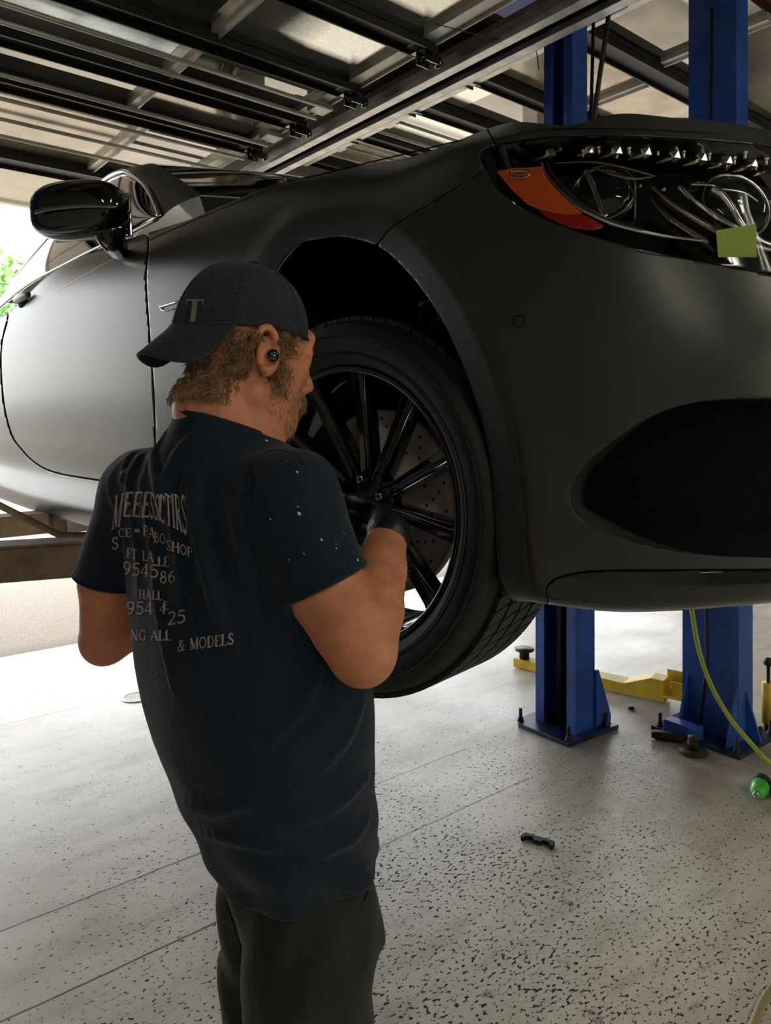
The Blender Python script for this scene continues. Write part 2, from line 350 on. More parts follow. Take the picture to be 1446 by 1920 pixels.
# roof joists and a pale beam above the doors
for i, (b, m) in enumerate(((1.9, 'rusty'), (3.0, 'rusty'), (4.1, 'rusty'))):
    mb = MB(); mb.box(AB(4, b, 3.84), (14, .05, .05), BA, BB); mb.box(AB(4, b, 4.12), (14, .05, .05), BA, BB)
    for k in range(46):
        a = -2.9+k*.3; mb.tube([AB(a, b, 3.84), AB(a+.15, b, 4.12), AB(a+.3, b, 3.84)], .009, 6)
    tag(mb.build('roof_joist', mat('red_oxide', (.16, .05, .035), .6)), ['dark red roof joist above the open doors, nearest the camera','dark red roof joist above the open doors, the middle one','dark red roof joist above the open doors, nearest the door wall'][i], 'joist', 'roof joists above the doors', None)
for i in range(30):
    pass
cor = MB()
for i in range(60):
    cor.box(AB(-3+i*.235, .15, 4.17), (.10, 10.2, .05), BA, BB)
cor.build('deck_ribs', 'deck', bpy.data.objects['ceiling'])
# fill light: unseen tube fixtures added behind the camera to brighten the bays
def fill_tube(a, b, e, lab):
    r = empty('fill_tube_fixture', AB(a, b, 3.3), lab, 'added fill light')
    mb = MB(); mb.box(AB(a, b, 3.32), (.22, 1.25, .05), BA, BB); mb.build('housing', 'white', r, bevel=.01)
    for s in (-.05, .05):
        t = MB(); t.tube([AB(a+s, b-.6, 3.27), AB(a+s, b+.6, 3.27)], .014, 10)
        t.build('tube', mat('lit_tube', (1, 1, 1), emit=(1, .93, .78, e)), r)
    for s in (-.5, .5):
        mb = MB(); mb.tube([AB(a, b+s, 3.34), AB(a, b+s, 4.2)], .005, 6); mb.build('hanger', 'steel', r)
fill_tube(1.6, -1.6, 58, 'added twin tube fill light hanging over the front of the bay, nearest the car nose')
fill_tube(4.2, -1.0, 62, 'added twin tube fill light hanging over the neighbouring bay')
fill_tube(-.9, -1.9, 45, 'added twin tube fill light hanging by the left wall')
M['oily'] = mat('oily_blue_paint', (.020, .035, .09), .35, noise_amt=.8, noise_scale=11)
# ================================================================== LIFTS
def fpt(px, py): return onplane(px, py, (0, 0, 1), 0)
def a_b(p): return p.dot(BA)/BA.length_squared, p.dot(BB)/BB.length_squared
def bolt(mb, p, h=.05):
    mb.lathe([(0, 0), (.018, 0), (.018, .003), (.014, .004), (.014, .016), (.009, .017), (.009, h), (0, h)], 10, p)
# far column of this lift (open channel facing the car)
ca, cb = a_b(fpt(1079, 1386))
colm = empty('lift_column', AB(ca+.07, cb+.12, 0), 'blue steel lift column with open channel and cylinder, left of the two posts', 'lift column')
aw, bw = .15, .235
def chan(z0, z1, a0, b0, aw, bw, t=.012, lip=.05):
    mb = MB(); zc = (z0+z1)/2; h = z1-z0
    mb.box(AB(a0+aw-t/2, b0+bw/2, zc), (t, bw, h), BA, BB)
    mb.box(AB(a0+aw/2, b0+t/2, zc), (aw, t, h), BA, BB); mb.box(AB(a0+aw/2, b0+bw-t/2, zc), (aw, t, h), BA, BB)
    mb.box(AB(a0+t/2, b0+lip/2, zc), (t, lip, h), BA, BB); mb.box(AB(a0+t/2, b0+bw-lip/2, zc), (t, lip, h), BA, BB)
    return mb
mb = chan(.02, 2.2, ca, cb, aw, bw); mb.build('column', 'blue', colm, bevel=.003)
mb = chan(2.2, 3.40, ca+.02, cb+.035, aw*.8, bw*.70); mb.build('column_extension', 'blue', colm, bevel=.003)
mb = MB(); mb.tube([AB(ca+.06, cb+.13, .03), AB(ca+.06, cb+.13, 2.0)], .021, 14); mb.tube([AB(ca+.06, cb+.085, .03), AB(ca+.06, cb+.085, 2.0)], .008, 8)
mb.build('hydraulic_cylinder', 'rubber', colm)
mb = MB(); mb.box(AB(ca+aw-.016, cb+bw/2, 1.1), (.006, bw*.8, 2.1), BA, BB); mb.build('channel_shade', 'liner', colm)  # black sheet painting the shade inside the open channel
mb = MB(); mb.prism([(-.10, -.04), (.26, -.06), (.26, .06), (.22, .30), (-.06, .30), (-.10, .26)], .02, AB(ca, cb, 0), BA, BB)
mb.build('base_plate', 'oily', colm, bevel=.003)
mb = MB(); mb.prism([(0, 0), (.12, 0), (.12, .03), (.02, .27), (0, .27)], .014, AB(ca+aw, cb+.004, .02), BA, Vector((0,0,1))); mb.build('gusset', 'blue', colm)
mb = MB(); mb.box(AB(ca+aw+.065, cb+.06, .04), (.13, .10, .04), BA, BB); mb.build('bracket', 'blue', colm, bevel=.004)
for (a, b) in ((-.07, .27), (-.07, -.015), (.20, -.03), (.23, .02), (.22, .27)):
    mb = MB(); bolt(mb, AB(ca+a, cb+b, .02), .06); mb.build('anchor_bolt', 'rusty', colm)
mb = MB(); mb.prism([(-.62, -.16), (.20, -.16), (.20, .26), (-.62, .26)], .012, AB(ca-.02, cb, 3.40), BA, BB); mb.build('top_plate', 'blue', colm)
mb = MB(); mb.tube([AB(ca-.02, cb-.06, .4+.5), AB(ca-.015, cb-.05, 1.8), AB(ca+.06, cb-.035, 2.6), AB(ca+.10, cb-.03, 3.4)], .0085, 8); mb.build('hydraulic_hose', 'rubber', colm)
# neighbouring lift column (closed web towards us)
na, nb = a_b(fpt(1383, 1402))
ncol = empty('lift_column', AB(na+.08, nb+.13, 0), 'blue steel lift column with flat closed face, right of the two posts', 'lift column')
def box_ch(z0, z1, a0, b0, aw, bw):
    mb = MB(); zc = (z0+z1)/2; h = z1-z0; t = .012
    mb.box(AB(a0+t/2, b0+bw/2, zc), (t, bw, h), BA, BB); mb.box(AB(a0+aw/2, b0+t/2, zc), (aw, t, h), BA, BB); mb.box(AB(a0+aw/2, b0+bw-t/2, zc), (aw, t, h), BA, BB)
    mb.box(AB(a0+aw-t/2, b0+.03, zc), (t, .05, h), BA, BB); mb.box(AB(a0+aw-t/2, b0+bw-.03, zc), (t, .05, h), BA, BB)
    return mb
box_ch(.02, 2.2, na, nb, .15, .265).build('column', 'blue', ncol, bevel=.003)
box_ch(2.2, 3.60, na+.02, nb+.02, .125, .225).build('column_extension', 'blue', ncol, bevel=.003)
mb = MB(); mb.prism([(-.12, -.07), (.26, -.07), (.26, .36), (-.12, .36)], .02, AB(na, nb, 0), BA, BB); mb.build('base_plate', 'oily', ncol, bevel=.003)
for (o, y) in (((.012), -.11), ((.245), -.11)):
    mb = MB(); mb.prism([(0, 0), (-.09, 0), (0, .26)], .012, AB(na, nb+o, .02), BA, Vector((0,0,1))); mb.build('gusset', 'blue', ncol)
mb = MB(); mb.prism([(0, 0), (-.07, 0), (0, .22)], .012, AB(na+.08, nb, .02), BB, Vector((0,0,1))); mb.build('gusset', 'blue', ncol)
for (a, b) in ((-.09, -.04), (-.09, .14), (-.09, .33), (.12, -.05), (.22, -.05)):
    mb = MB(); bolt(mb, AB(na+a, nb+b, .02), .06); mb.build('anchor_bolt', 'rusty', ncol)
mb = MB(); mb.box(AB(na-.11, nb+.20, .05), (.07, .16, .06), BA, BB); mb.build('bracket', 'blue', ncol, bevel=.004)
mb = MB(); pts = [AB(na-.012, nb+.115, 3.4), AB(na-.014, nb+.118, 2.6), AB(na-.016, nb+.13, 1.9), AB(na-.016, nb+.14, 1.0), AB(na-.02, nb+.135, .6), AB(na-.03, nb+.125, .35), AB(na-.05, nb+.15, .08)]
mb.tube(pts, .009, 8); mb.build('hydraulic_hose', 'rubber', ncol)
mb = MB(); mb.box(AB(na-.014, nb+.118, 2.62), (.008, .03, .018), BA, BB); mb.build('hose_clip', 'steel', ncol)
mb = MB(); mb.prism([(.0, -.08), (.30, -.08), (.30, .3), (.0, .3)], .02, AB(na, nb, 3.60), BA, BB); mb.build('top_plate', 'blue', ncol)
mb = MB(); mb.box(AB(na+.02, nb-.008, 2.9), (.16, .006, .3), BA, BB); 
# near column of this lift, its swing arm reaching under the sill
nc = empty('lift_column', Vector((-2.15, 1.85, 0)), 'blue lift column carrying the brown arm, out at the left edge beside the car', 'lift column')
mb = chan(.02, 3.66, 0, 0, .2, .27)
q = MB(); q.v = [tuple(Vector(v)+Vector((-2.25, 1.8, 0))) for v in mb.v]; q.f = mb.f; q.sm = mb.sm; q.build('column', 'blue', nc, bevel=.003)
mb = MB(); mb.box((-2.12, 1.92, .01), (.5, .5, .02), BA, BB); mb.build('base_plate', 'blue', nc)
arm = empty('lift_arm', Vector((-1.9, 2.05, 1.0)), 'dusty brown steel lift arm reaching under the car sill behind the man', 'lift arm')
P1 = Vector((-2.05, 2.16, 1.005)); P2 = Vector((-.55, 2.78, 1.012)); ax = (P2-P1).normalized(); ay = Vector((0,0,1)).cross(ax).normalized()
mb = MB(); mb.bar(P1, P2, .12, .112); mb.build('outer_arm', 'tan', arm, bevel=.006)
mb = MB(); mb.bar(P1+Vector((0,0,.062))+ay*.0, P2+Vector((0,0,.062)), .135, .008); mb.build('top_flange', 'tan', arm)
mb = MB(); mb.tube([atY(-60, 915, 2.2), atY(0, 948, 2.25), atY(60, 978, 2.3), atY(112, 1004, 2.33), atY(200, 1002, 2.45)], .0105, 8); mb.build('brace_bar', 'tan', arm)
mb = MB(); mb.lathe([(0, 0), (.035, 0), (.035, .03), (.018, .032), (.018, .055), (.055, .06), (.06, .085), (0, .085)], 18, P2-ax*.08+Vector((0,0,.06))); mb.build('lift_pad', 'rubber', arm)
mb = MB(); bolt(mb, P1+ax*.62+Vector((0,0,.065))-ay*.03, .04); mb.build('arm_bolt', 'steel', arm)
M['paletan'] = mat('faded_yellow_paint', (.58, .44, .26), .6, noise_amt=.25, noise_scale=14)
ra = empty('lift_arm', atY(20, 1000, 3.0), 'faded tan lift arm block under the rear of the sill, behind the brown arm', 'lift arm')
q0 = Vector(atY(-260, 1012, 2.9)); q1 = Vector(atY(100, 976, 3.05)); mb = MB(); mb.bar(q0, q1, .16, .082); mb.build('outer_arm', 'paletan', ra, bevel=.005)
qd = (q1-q0).normalized(); mb = MB(); mb.bar(q1+qd*.01, q1+qd*.06, .12, .10); mb.build('arm_collar', 'tan', ra, bevel=.004)
mb = MB(); mb.bar(q1+qd*.06-Vector((0, 0, .01)), q1+qd*.34-Vector((0, 0, .0)), .12, .085); mb.build('inner_arm', 'steel', ra, bevel=.004)
# yellow lift arm of the neighbouring bay lying low near the floor
ya = empty('lift_arm', fpt(1180, 1300), 'yellow steel lift arm lowered to the floor between the two blue columns', 'lift arm')
g0 = fpt(1116, 1294); g1 = fpt(1246, 1322); dx = (g1-g0).normalized()
per = Vector((-dx.y, dx.x, 0))
L_ = (g1-g0).length
mb = MB(); mb.prism([(-.1, .01), (L_, .01), (L_, .125), (L_*.80, .125), (L_*.42, .07), (-.1, .075)], .11, g0+per*.11, dx, Vector((0,0,1))); mb.build('outer_arm', 'yellow', ya, bevel=.004)
mb = MB(); mb.box(g1+dx*.09+per*.055+Vector((0,0,.05)), (.20, .16, .010), dx, per); mb.box(g1+dx*.09+per*.13+Vector((0,0,.10)), (.22, .012, .10), dx, per)
mb.box(g1+dx*.11+per*.03+Vector((0,0,.085)), (.16, .012, .07), dx, per); mb.build('arm_bracket', 'yellow', ya, bevel=.003)
yb = empty('lift_arm', fpt(985, 1245), 'yellow lift arm end carrying a round rubber pad, beyond the left blue column', 'lift arm')
h0 = fpt(970, 1248); h1 = fpt(1010, 1258); d_ = (h1-h0).normalized()
mb = MB(); mb.bar(h0+Vector((0,0,.03)), h0+d_*.22+Vector((0,0,.03)), .09, .05); mb.build('outer_arm', 'yellow', yb, bevel=.003)
mb = MB(); mb.lathe([(0, .055), (.03, .055), (.03, .10), (.055, .102), (.06, .115), (0, .115)], 18, h0+d_*.05); mb.build('lift_pad', 'rubber', yb)
yc = empty('lift_arm', fpt(1430, 1330), 'yellow lift arm and black locking pin, right of the right-hand blue column', 'lift arm')
mb = MB(); b0 = fpt(1395, 1335); mb.bar(b0+BA*.42-BB*.14+Vector((0,0,.11)), b0+BA*1.0-BB*.14+Vector((0,0,.11)), .12, .16); mb.build('outer_arm', 'yellow', yc, bevel=.004)
mb = MB(); b1_ = fpt(1441, 1375); mb.tube([b1_+Vector((0,0,.05)), b1_+Vector((0,0,.24))], .03, 12); mb.build('pin_housing', 'yellow', yc)
mb = MB(); mb.lathe([(0, 0), (.02, 0), (.02, .06), (.008, .07), (.008, .32), (.02, .325), (.022, .34), (.012, .358), (0, .36)], 12, b1_); mb.build('locking_pin', 'rubber', yc)
# ================================================================== FLOOR ITEMS
# yellow-green air hose hanging in front of the right column
mb = MB(); zt = 3.3
hp = [atY(1298, 1100, 2.95), atY(1301, 1165, 2.93), atY(1314, 1230, 2.91), atY(1336, 1290, 2.90), atY(1368, 1345, 2.88), atY(1405, 1390, 2.86), atY(1446, 1432, 2.84), fpt(1500, 1475)+Vector((0,0,.02)), fpt(1600, 1500)+Vector((0,0,.01))]
hp = [Vector((2.6, 3.0, 1.75)), Vector((1.7, 3.0, 1.85)), Vector((hp[0].x+.02, hp[0].y, 1.55))]+hp
def smooth(pts, k=6):
    pts = [Vector(p) for p in pts]; out = []
    for i in range(len(pts)-1):
        p0 = pts[max(i-1, 0)]; p1 = pts[i]; p2 = pts[i+1]; p3 = pts[min(i+2, len(pts)-1)]
        for j in range(k):
            t = j/k; out.append(.5*((2*p1)+(p2-p0)*t+(2*p0-5*p1+4*p2-p3)*t*t+(3*p1-p0-3*p2+p3)*t**3))
    out.append(pts[-1]); return out
mb.tube(smooth(hp, 5), .0095, 8)
tag(mb.build('air_hose', 'hose', None, loc=fpt(1500, 1475)), 'yellow-green air hose hanging down in front of the right blue column', 'hose')
# black cables hanging from above beside the left column
mb = MB(); mb.tube(smooth([atY(1146, -40, 3.0), atY(1140, 40, 3.0), atY(1128, 120, 3.0), atY(1114, 220, 3.0), atY(1114, 235, 3.0)], 5), .010, 8)
tag(mb.build('power_cable', 'rubber', None, loc=atY(1146, -40, 3.0)), 'thick black cable hanging between the two blue columns', 'cable')
mb = MB(); wpts = smooth([atY(610, -18, 2.75), atY(700, 10, 2.8), atY(800, 40, 2.9), atY(900, 66, 3.0), atY(985, 85, 3.1), atY(1005, 95, 3.15), atY(1010, 130, 3.2)], 5)
mb.tube(wpts, .0022, 6); tag(mb.build('thin_wire', 'rubber', None, loc=wpts[0]), 'thin black wire slung across under the door tracks', 'wire')
# green impact driver lying by the right edge
gp = fpt(1436, 1512); gd = empty('impact_driver', gp, 'lime green and black impact driver lying on the floor at the right edge', 'power tool')
dv = (fpt(1414, 1520)-fpt(1434, 1478)).normalized(); sd = Vector((-dv.y, dv.x, 0)); c0 = fpt(1425, 1495)+Vector((0,0,.038))
mb = MB(); mb.lathe([(0, -.085), (.022, -.084), (.030, -.07), (.033, -.03), (.034, .0), (.032, .02), (.027, .045), (.020, .058), (.013, .062), (0, .062)], 24, c0, dv); mb.build('motor_body', 'green', gd)
mb = MB(); mb.lathe([(0, .060), (.013, .060), (.013, .078), (.009, .08), (.009, .066), (0, .066)], 16, c0, dv); mb.build('chuck', 'chrome', gd)
mb = MB(); mb.lathe([(.0335, -.06), (.0355, -.05), (.0355, -.02), (.0335, -.01)], 24, c0, dv); mb.build('grip_band', 'black', gd)
mb = MB(); e0 = c0-dv*.03+Vector((0,0,-.004)); mb.tube([e0, e0+sd*.06+Vector((0,0,-.004)), e0+sd*.12], [.021, .017, .019], 14); mb.build('handle', 'green', gd)
mb = MB(); mb.box(e0+sd*.145, (.10, .05, .064), dv, sd); mb.build('battery', 'black', gd, bevel=.006)
mb = MB(); mb.box(e0+sd*.05+dv*.022, (.012, .03, .02), dv, sd); mb.build('trigger', 'black', gd, bevel=.003)
# black plastic clip
kp = fpt(1006, 1586); k = Vector(fpt(1036, 1594)-fpt(976, 1576)); kl = k.length; k.normalize(); kn = Vector((-k.y, k.x, 0))
mb = MB(); hw = kl/2
prof = [(-hw, 0), (-hw+.012, 0), (-hw+.014, .012), (-hw+.03, .020), (-.018, .018), (-.012, .004), (.012, .004), (.018, .018), (hw-.03, .020), (hw-.014, .012), (hw-.012, 0), (hw, 0), (hw, .026), (hw-.008, .034), (hw-.03, .034), (hw-.034, .040), (hw-.042, .034), (-hw+.04, .034), (-hw+.034, .042), (-hw+.026, .034), (-hw+.006, .034), (-hw, .026)]
mb.prism(prof, .016, kp+Vector((0,0,.001)), k, kn)
tag(mb.build('plastic_clip', 'black', None, loc=kp, bevel=.001), 'broken black plastic clip lying on the pitted concrete', 'clip')
# dark metal pad adapter on the floor beside the right column
pa = fpt(1300, 1412); r = empty('pad_adapter', pa, 'rusty round lift pad adapter standing by the foot of the right column', 'adapter')
mb = MB(); mb.lathe([(0, 0), (.055, 0), (.062, .006), (.062, .012), (.030, .018), (0, .018)], 22, pa); mb.build('disc', 'rusty', r)
mb = MB(); mb.lathe([(0, .017), (.024, .017), (.024, .055), (.020, .056), (.022, .058), (.022, .075), (0, .075)], 20, pa); mb.build('stub', 'rusty', r)
for i, (x0, y0, x1, y1, lab) in enumerate(((1222, 1385, 1282, 1394, 'black rubber tube piece on the floor, nearest the left of the right column base'), (1258, 1370, 1330, 1378, 'black rubber tube piece lying against the right column base plate'))):
    p = fpt(x0, y0)+Vector((0,0,.022)); q = fpt(x1, y1)+Vector((0,0,.022)); mb = MB(); mb.tube([p, p.lerp(q, .08), p.lerp(q, .1), p.lerp(q, .92), q], [.017, .017, .021, .021, .018], 14)
    tag(mb.build('rubber_tube', 'rubber', None, loc=p-Vector((0,0,.022))), lab, 'tube')
sp_ = fpt(1184, 1331); mb = MB(); mb.ell(sp_+Vector((0,0,.008)), (.018, .012, .009), 10); tag(mb.build('dirt_lump', 'rusty', None, loc=sp_), 'small dark lump of dirt on the floor between the blue columns', 'debris')
# floor drain
dr = fpt(256, 1308); dd = empty('floor_drain', dr, 'round perforated metal floor drain cover to the left of the man', 'drain')
mb = MB(); mb.lathe([(.062, .0), (.078, .0), (.078, .004), (.070, .006), (.062, .005), (.062, .0)], 36, dr); mb.build('rim', 'alu', dd)
mb = MB()
for i in range(-6, 7):
    h = math.sqrt(max(.0001, .064**2-(i*.0098)**2)); mb.box(dr+BA*(i*.0098)+Vector((0,0,.003)), (.0052, 2*h, .003), BA, BB)
for i in (-3, -1, 1, 3):
    h = math.sqrt(.064**2-(i*.015)**2); mb.box(dr+BB*(i*.015)+Vector((0,0,.003)), (2*h, .005, .003), BA, BB)
mb.build('grate', 'alu', dd)
mb = MB(); mb.lathe([(0, .0006), (.064, .0006), (.064, .0001)], 30, dr); mb.build('pit', 'liner', dd)
# cord at the bottom right corner
mb = MB(); pts = [fpt(1400, 1960), fpt(1415, 1925), fpt(1432, 1885), fpt(1455, 1855), fpt(1500, 1820)]
mb.tube(smooth([p+Vector((0,0,.012)) for p in pts], 6), .011, 8); tag(mb.build('extension_cord', mat('cord_tan', (.35, .27, .13), .5), None, loc=pts[1]), 'tan cord curving over the floor in the bottom right corner', 'cord')
# foliage far outside
for i, (p, lab) in enumerate(((Vector((-16, 30, 6.6)), 'pale green tree foliage seen outside past the car window'), (Vector((-23, 31, 8.5)), 'pale green tree crown outside beyond the canopy'))):
    r = empty('tree', Vector((p.x, p.y, 0)), lab, 'tree')
    mb = MB()
    for k in range(900):
        d = Vector(rng.normal(0, 1, 3)).normalized()*(rng.random()**.4)*2.3; c = p+Vector((d.x*1.2, d.y, d.z*.8)); a = Vector(rng.normal(0, 1, 3)).normalized(); b = a.orthogonal().normalized(); s = .12+.1*rng.random()
        mb.add([c-a*s, c+b*s*.5, c+a*s, c-b*s*.5], [(0, 1, 2, 3)])
    mb.build('foliage', 'leaf', r)
    mb = MB(); mb.tube([Vector((p.x, p.y, -.1)), Vector((p.x+.1, p.y, 2)), p], [.2, .16, .08], 10); mb.build('trunk', 'tan', r)
# ================================================================== CAR
TH = math.radians(42)
CU = Vector((math.sin(TH), -math.cos(TH), 0)); CV = Vector((-math.cos(TH), -math.sin(TH), 0)); CW = Vector((-.074, 1.52, 0))
def cw(u, v, z): return CW+CU*u+CV*v+Vector((0, 0, z))
car = empty('car', cw(-1.3, -.95, 1.0), 'matte dark grey coupe raised on the lift with its nose to the right', 'car')
# plan stations (u, v) from the tail along the side round to the middle of the nose
T = np.array([(-3.9, -.16), (-3.3, -.05), (-2.7, -.01), (-2.1, 0), (-1.5, 0), (-1.0, 0), (-.6, 0), (-.3, .004), (0, .006), (.25, 0), (.42, -.018), (.55, -.055), (.66, -.115), (.75, -.20), (.82, -.32), (.88, -.55), (.91, -.95)])
# rows: (inset from plan, z) bottom -> hood edge, one table per station
R_door = [(.16, 1.085), (.05, 1.10), (.004, 1.165), (.030, 1.27), (.022, 1.40), (.004, 1.58), (.002, 1.76), (.016, 1.93), (.048, 2.038), (.10, 2.115)]
R_rear = [(.16, 1.085), (.05, 1.11), (.006, 1.18), (.028, 1.28), (.018, 1.40), (.002, 1.58), (.006, 1.76), (.030, 1.92), (.080, 2.00), (.14, 2.045)]
R_cowl = [(.16, 1.085), (.05, 1.10), (.004, 1.165), (.026, 1.27), (.018, 1.40), (.004, 1.58), (.004, 1.76), (.022, 1.945), (.070, 2.058), (.17, 2.125)]
R_fend = [(.16, 1.10), (.05, 1.115), (.004, 1.17), (.010, 1.27), (.008, 1.40), (.004, 1.58), (.006, 1.76), (.030, 1.925), (.085, 2.040), (.20, 2.110)]
R_arch = [(.16, 1.14), (.05, 1.15), (.004, 1.19), (.004, 1.28), (.004, 1.40), (.004, 1.58), (.008, 1.75), (.034, 1.885), (.090, 1.992), (.20, 2.068)]
R_c1 = [(.14, 1.17), (.035, 1.180), (.000, 1.22), (.000, 1.30), (.000, 1.42), (.000, 1.58), (.010, 1.72), (.034, 1.84), (.076, 1.945), (.17, 2.016)]
R_c2 = [(.14, 1.18), (.030, 1.193), (-.006, 1.23), (.002, 1.31), (.002, 1.43), (.000, 1.58), (.016, 1.70), (.044, 1.82), (.088, 1.93), (.17, 1.995)]
R_c3 = [(.14, 1.19), (.030, 1.205), (-.010, 1.24), (.004, 1.32), (.004, 1.43), (.000, 1.57), (.022, 1.69), (.054, 1.805), (.098, 1.915), (.18, 1.980)]
R_n = [(.14, 1.19), (.030, 1.21), (-.012, 1.245), (.004, 1.33), (.004, 1.44), (.002, 1.56), (.028, 1.68), (.060, 1.79), (.108, 1.90), (.19, 1.965)]
RT = np.array([R_rear, R_rear, R_rear, R_door, R_door, R_cowl, R_cowl, R_fend, R_arch, R_arch, R_c1, R_c1, R_c2, R_c3, R_n, R_n, R_n])
def crm(P, t):       # Catmull-Rom along axis 0, t in 0..len-1 (array)
    P = np.asarray(P, float); n = len(P); i = np.clip(np.floor(t).astype(int), 0, n-2); f = (t-i)
    f = f.reshape(f.shape+(1,)*(P.ndim-1)); g = lambda k: P[np.clip(k, 0, n-1)]
    p0, p1, p2, p3 = g(i-1), g(i), g(i+1), g(i+2)
    p0 = np.where((i == 0).reshape(f.shape), 2*p1-p2, p0); p3 = np.where((i == n-2).reshape(f.shape), 2*p2-p1, p3)
    return .5*((2*p1)+(p2-p0)*f+(2*p0-5*p1+4*p2-p3)*f*f+(3*p1-p0-3*p2+p3)*f**3)
NT, NWW = 560, 190
tt = np.concatenate([np.linspace(0, 5.0, 130, endpoint=False), np.linspace(5.0, 16.0, NT-130)])
ww = np.linspace(0, 9, NWW)
plan = crm(T, tt); dpl = np.gradient(plan, axis=0); dpl /= np.linalg.norm(dpl, axis=1)[:, None]
# outward normal in (u, v): rotate tangent
nrm = np.stack([-dpl[:, 1], dpl[:, 0]], 1); nrm *= np.sign(nrm[:, 1:2]+1e-9*0+ (nrm[:, 0:1] > .5)*1.0)
rows = crm(RT, tt)                                  # (NT,10,2)
prof = np.stack([crm(rows[i], ww) for i in range(NT)])   # (NT,NW,2)
UV = plan[:, None, :]-nrm[:, None, :]*prof[..., 0:1]
GZ = prof[..., 1]
# wheel-arch outline in (u, z)
arch_px = [(500, 492), (540, 462), (580, 446), (620, 440), (660, 446), (705, 462), (740, 488), (780, 530), (820, 588), (850, 650), (880, 730), (900, 800), (912, 870), (919, 950), (923, 1020), (930, 1085)]
au = []
for (x, y) in arch_px:
    p = onplane(x, y, CV, CV.dot(CW)); au.append(((p-CW).dot(CU), p.z))
cx_ = -.055
left = [(-.485, 1.0), (-.485, 1.20), (-.475, 1.38), (-.44, 1.55), (-.39, 1.68), (-.32, 1.79)]
arch_uz = left+[a for a in au if a[0] > -.27]+[(au[-1][0]+.006, 1.15), (au[-1][0]+.01, 1.0)]
arch_uz = [tuple(p) for p in smooth([Vector((a, b, 0)) for a, b in arch_uz], 5)]
arch_uz = np.array([(a[0], a[1]) for a in arch_uz])
def sdf_poly(P, poly):
    """signed distance, positive inside the closed polygon"""
    P = np.asarray(P, float); sh = P.shape[:-1]; P = P.reshape(-1, 2); poly = np.asarray(poly, float); d = np.full(len(P), 1e9); ins = np.zeros(len(P), bool)
    for a, b in zip(poly, np.roll(poly, -1, 0)):
        e = b-a; L = e@e
        if L < 1e-12: continue
        w_ = P-a; t = np.clip((w_@e)/L, 0, 1); q = w_-t[:, None]*e; d = np.minimum(d, (q**2).sum(1))
        c = ((a[1] > P[:, 1]) != (b[1] > P[:, 1])); xx = (b[0]-a[0])*(P[:, 1]-a[1])/(b[1]-a[1]+1e-15)+a[0]; ins ^= (c & (P[:, 0] < xx))
    d = np.sqrt(d); return np.where(ins, d, -d).reshape(sh)
UZ = np.stack([UV[..., 0], GZ], -1)
sa = sdf_poly(UZ, arch_uz)                      # + inside the arch
d_out = -sa
# raised lip round the arch, and the sculpted swage above the sill
side_w = np.clip((.62-UV[..., 0])/.15, 0, 1)*np.clip((UV[..., 1]+.16)/.05, 0, 1)
def sstep(x): x = np.clip(x, 0, 1); return x*x*(3-2*x)
wid = .056
lipd = np.where(d_out < wid, .011-.010*(wid-d_out)/wid, .011*(1-sstep((d_out-wid)/.10)))
lipd *= side_w*sstep((GZ-1.10)/.1)
lipd += np.where(np.abs(d_out-wid-.004) < .004, -.0015, 0)*side_w
UV = UV+nrm[:, None, :]*lipd[..., None]
def to_world(UVa, Z):
    u = UVa[..., 0:1]; v = UVa[..., 1:2]
    return np.array(CW)+u*np.array(CU)+v*np.array(CV)+Z[..., None]*np.array([0, 0, 1.0])
G = to_world(UV, GZ)
dt = np.gradient(G, axis=0); dw = np.gradient(G, axis=1); GN = np.cross(dt, dw); GN /= np.linalg.norm(GN, axis=-1, keepdims=True)+1e-12
mid = GN[100, 100]
if mid@np.array(CV) < 0: GN = -GN
PX = proj(G)
valid = (G[..., 1] > .15)
big = 3000.0
def px_sdf(poly): 
    s = sdf_poly(PX, poly); return np.where(valid, s, -big)
def poly_smooth(pts, k=5): return [(p.x, p.y) for p in smooth([Vector((a, b, 0)) for a, b in pts], k)]
head_poly = poly_smooth([(898, 292), (903, 283), (925, 273), (958, 265), (1037, 255), (1154, 254), (1271, 259), (1360, 265), (1446, 273), (1600, 290), (1760, 330)], 5)+poly_smooth([(1800, 420), (1760, 560), (1600, 545), (1446, 515), (1310, 489), (1193, 466), (1076, 431), (997, 399), (939, 360), (906, 312)], 5)
int_poly = poly_smooth([(1068, 944), (1073, 905), (1098, 870), (1140, 834), (1180, 805), (1230, 776), (1290, 757), (1350, 749), (1446, 747), (1600, 750), (1800, 800)], 5)+poly_smooth([(1860, 900), (1800, 1030), (1600, 1050), (1446, 1046), (1330, 1041), (1250, 1031), (1170, 1012), (1110, 986), (1078, 964)], 5)
door_poly = poly_smooth([(278, 440), (278, 470), (274, 520), (277, 580), (283, 660), (289, 740), (291, 810), (292, 880), (288, 905)], 4)+poly_smooth([(262, 908), (230, 906), (160, 897), (100, 885), (66, 868), (40, 842), (22, 815), (8, 760), (2, 690), (4, 640), (14, 600), (16, 560)], 4)+[(100, 380)]
seam = [(690, 480), (705, 462), (735, 425), (790, 391), (850, 355), (900, 322)]
bump_poly = seam+[(930, 272), (900, 215), (1000, 150), (4000, 100), (6000, 1000), (4000, 2500), (600, 2500), (560, 1000), (700, 600)]
spo_poly = poly_smooth([(1026, 1150), (1027, 1124), (1024, 1106), (1031, 1092), (1050, 1082), (1085, 1074), (1130, 1070), (1250, 1069), (1446, 1068), (1700, 1066), (2600, 1080)], 4)+[(4000, 1100), (4000, 2000), (1026, 2000)]
hood_px = [(870, 268), (930, 258), (992, 247), (1000, 240), (1060, 229), (1110, 223)]
sa_px = sa*1000
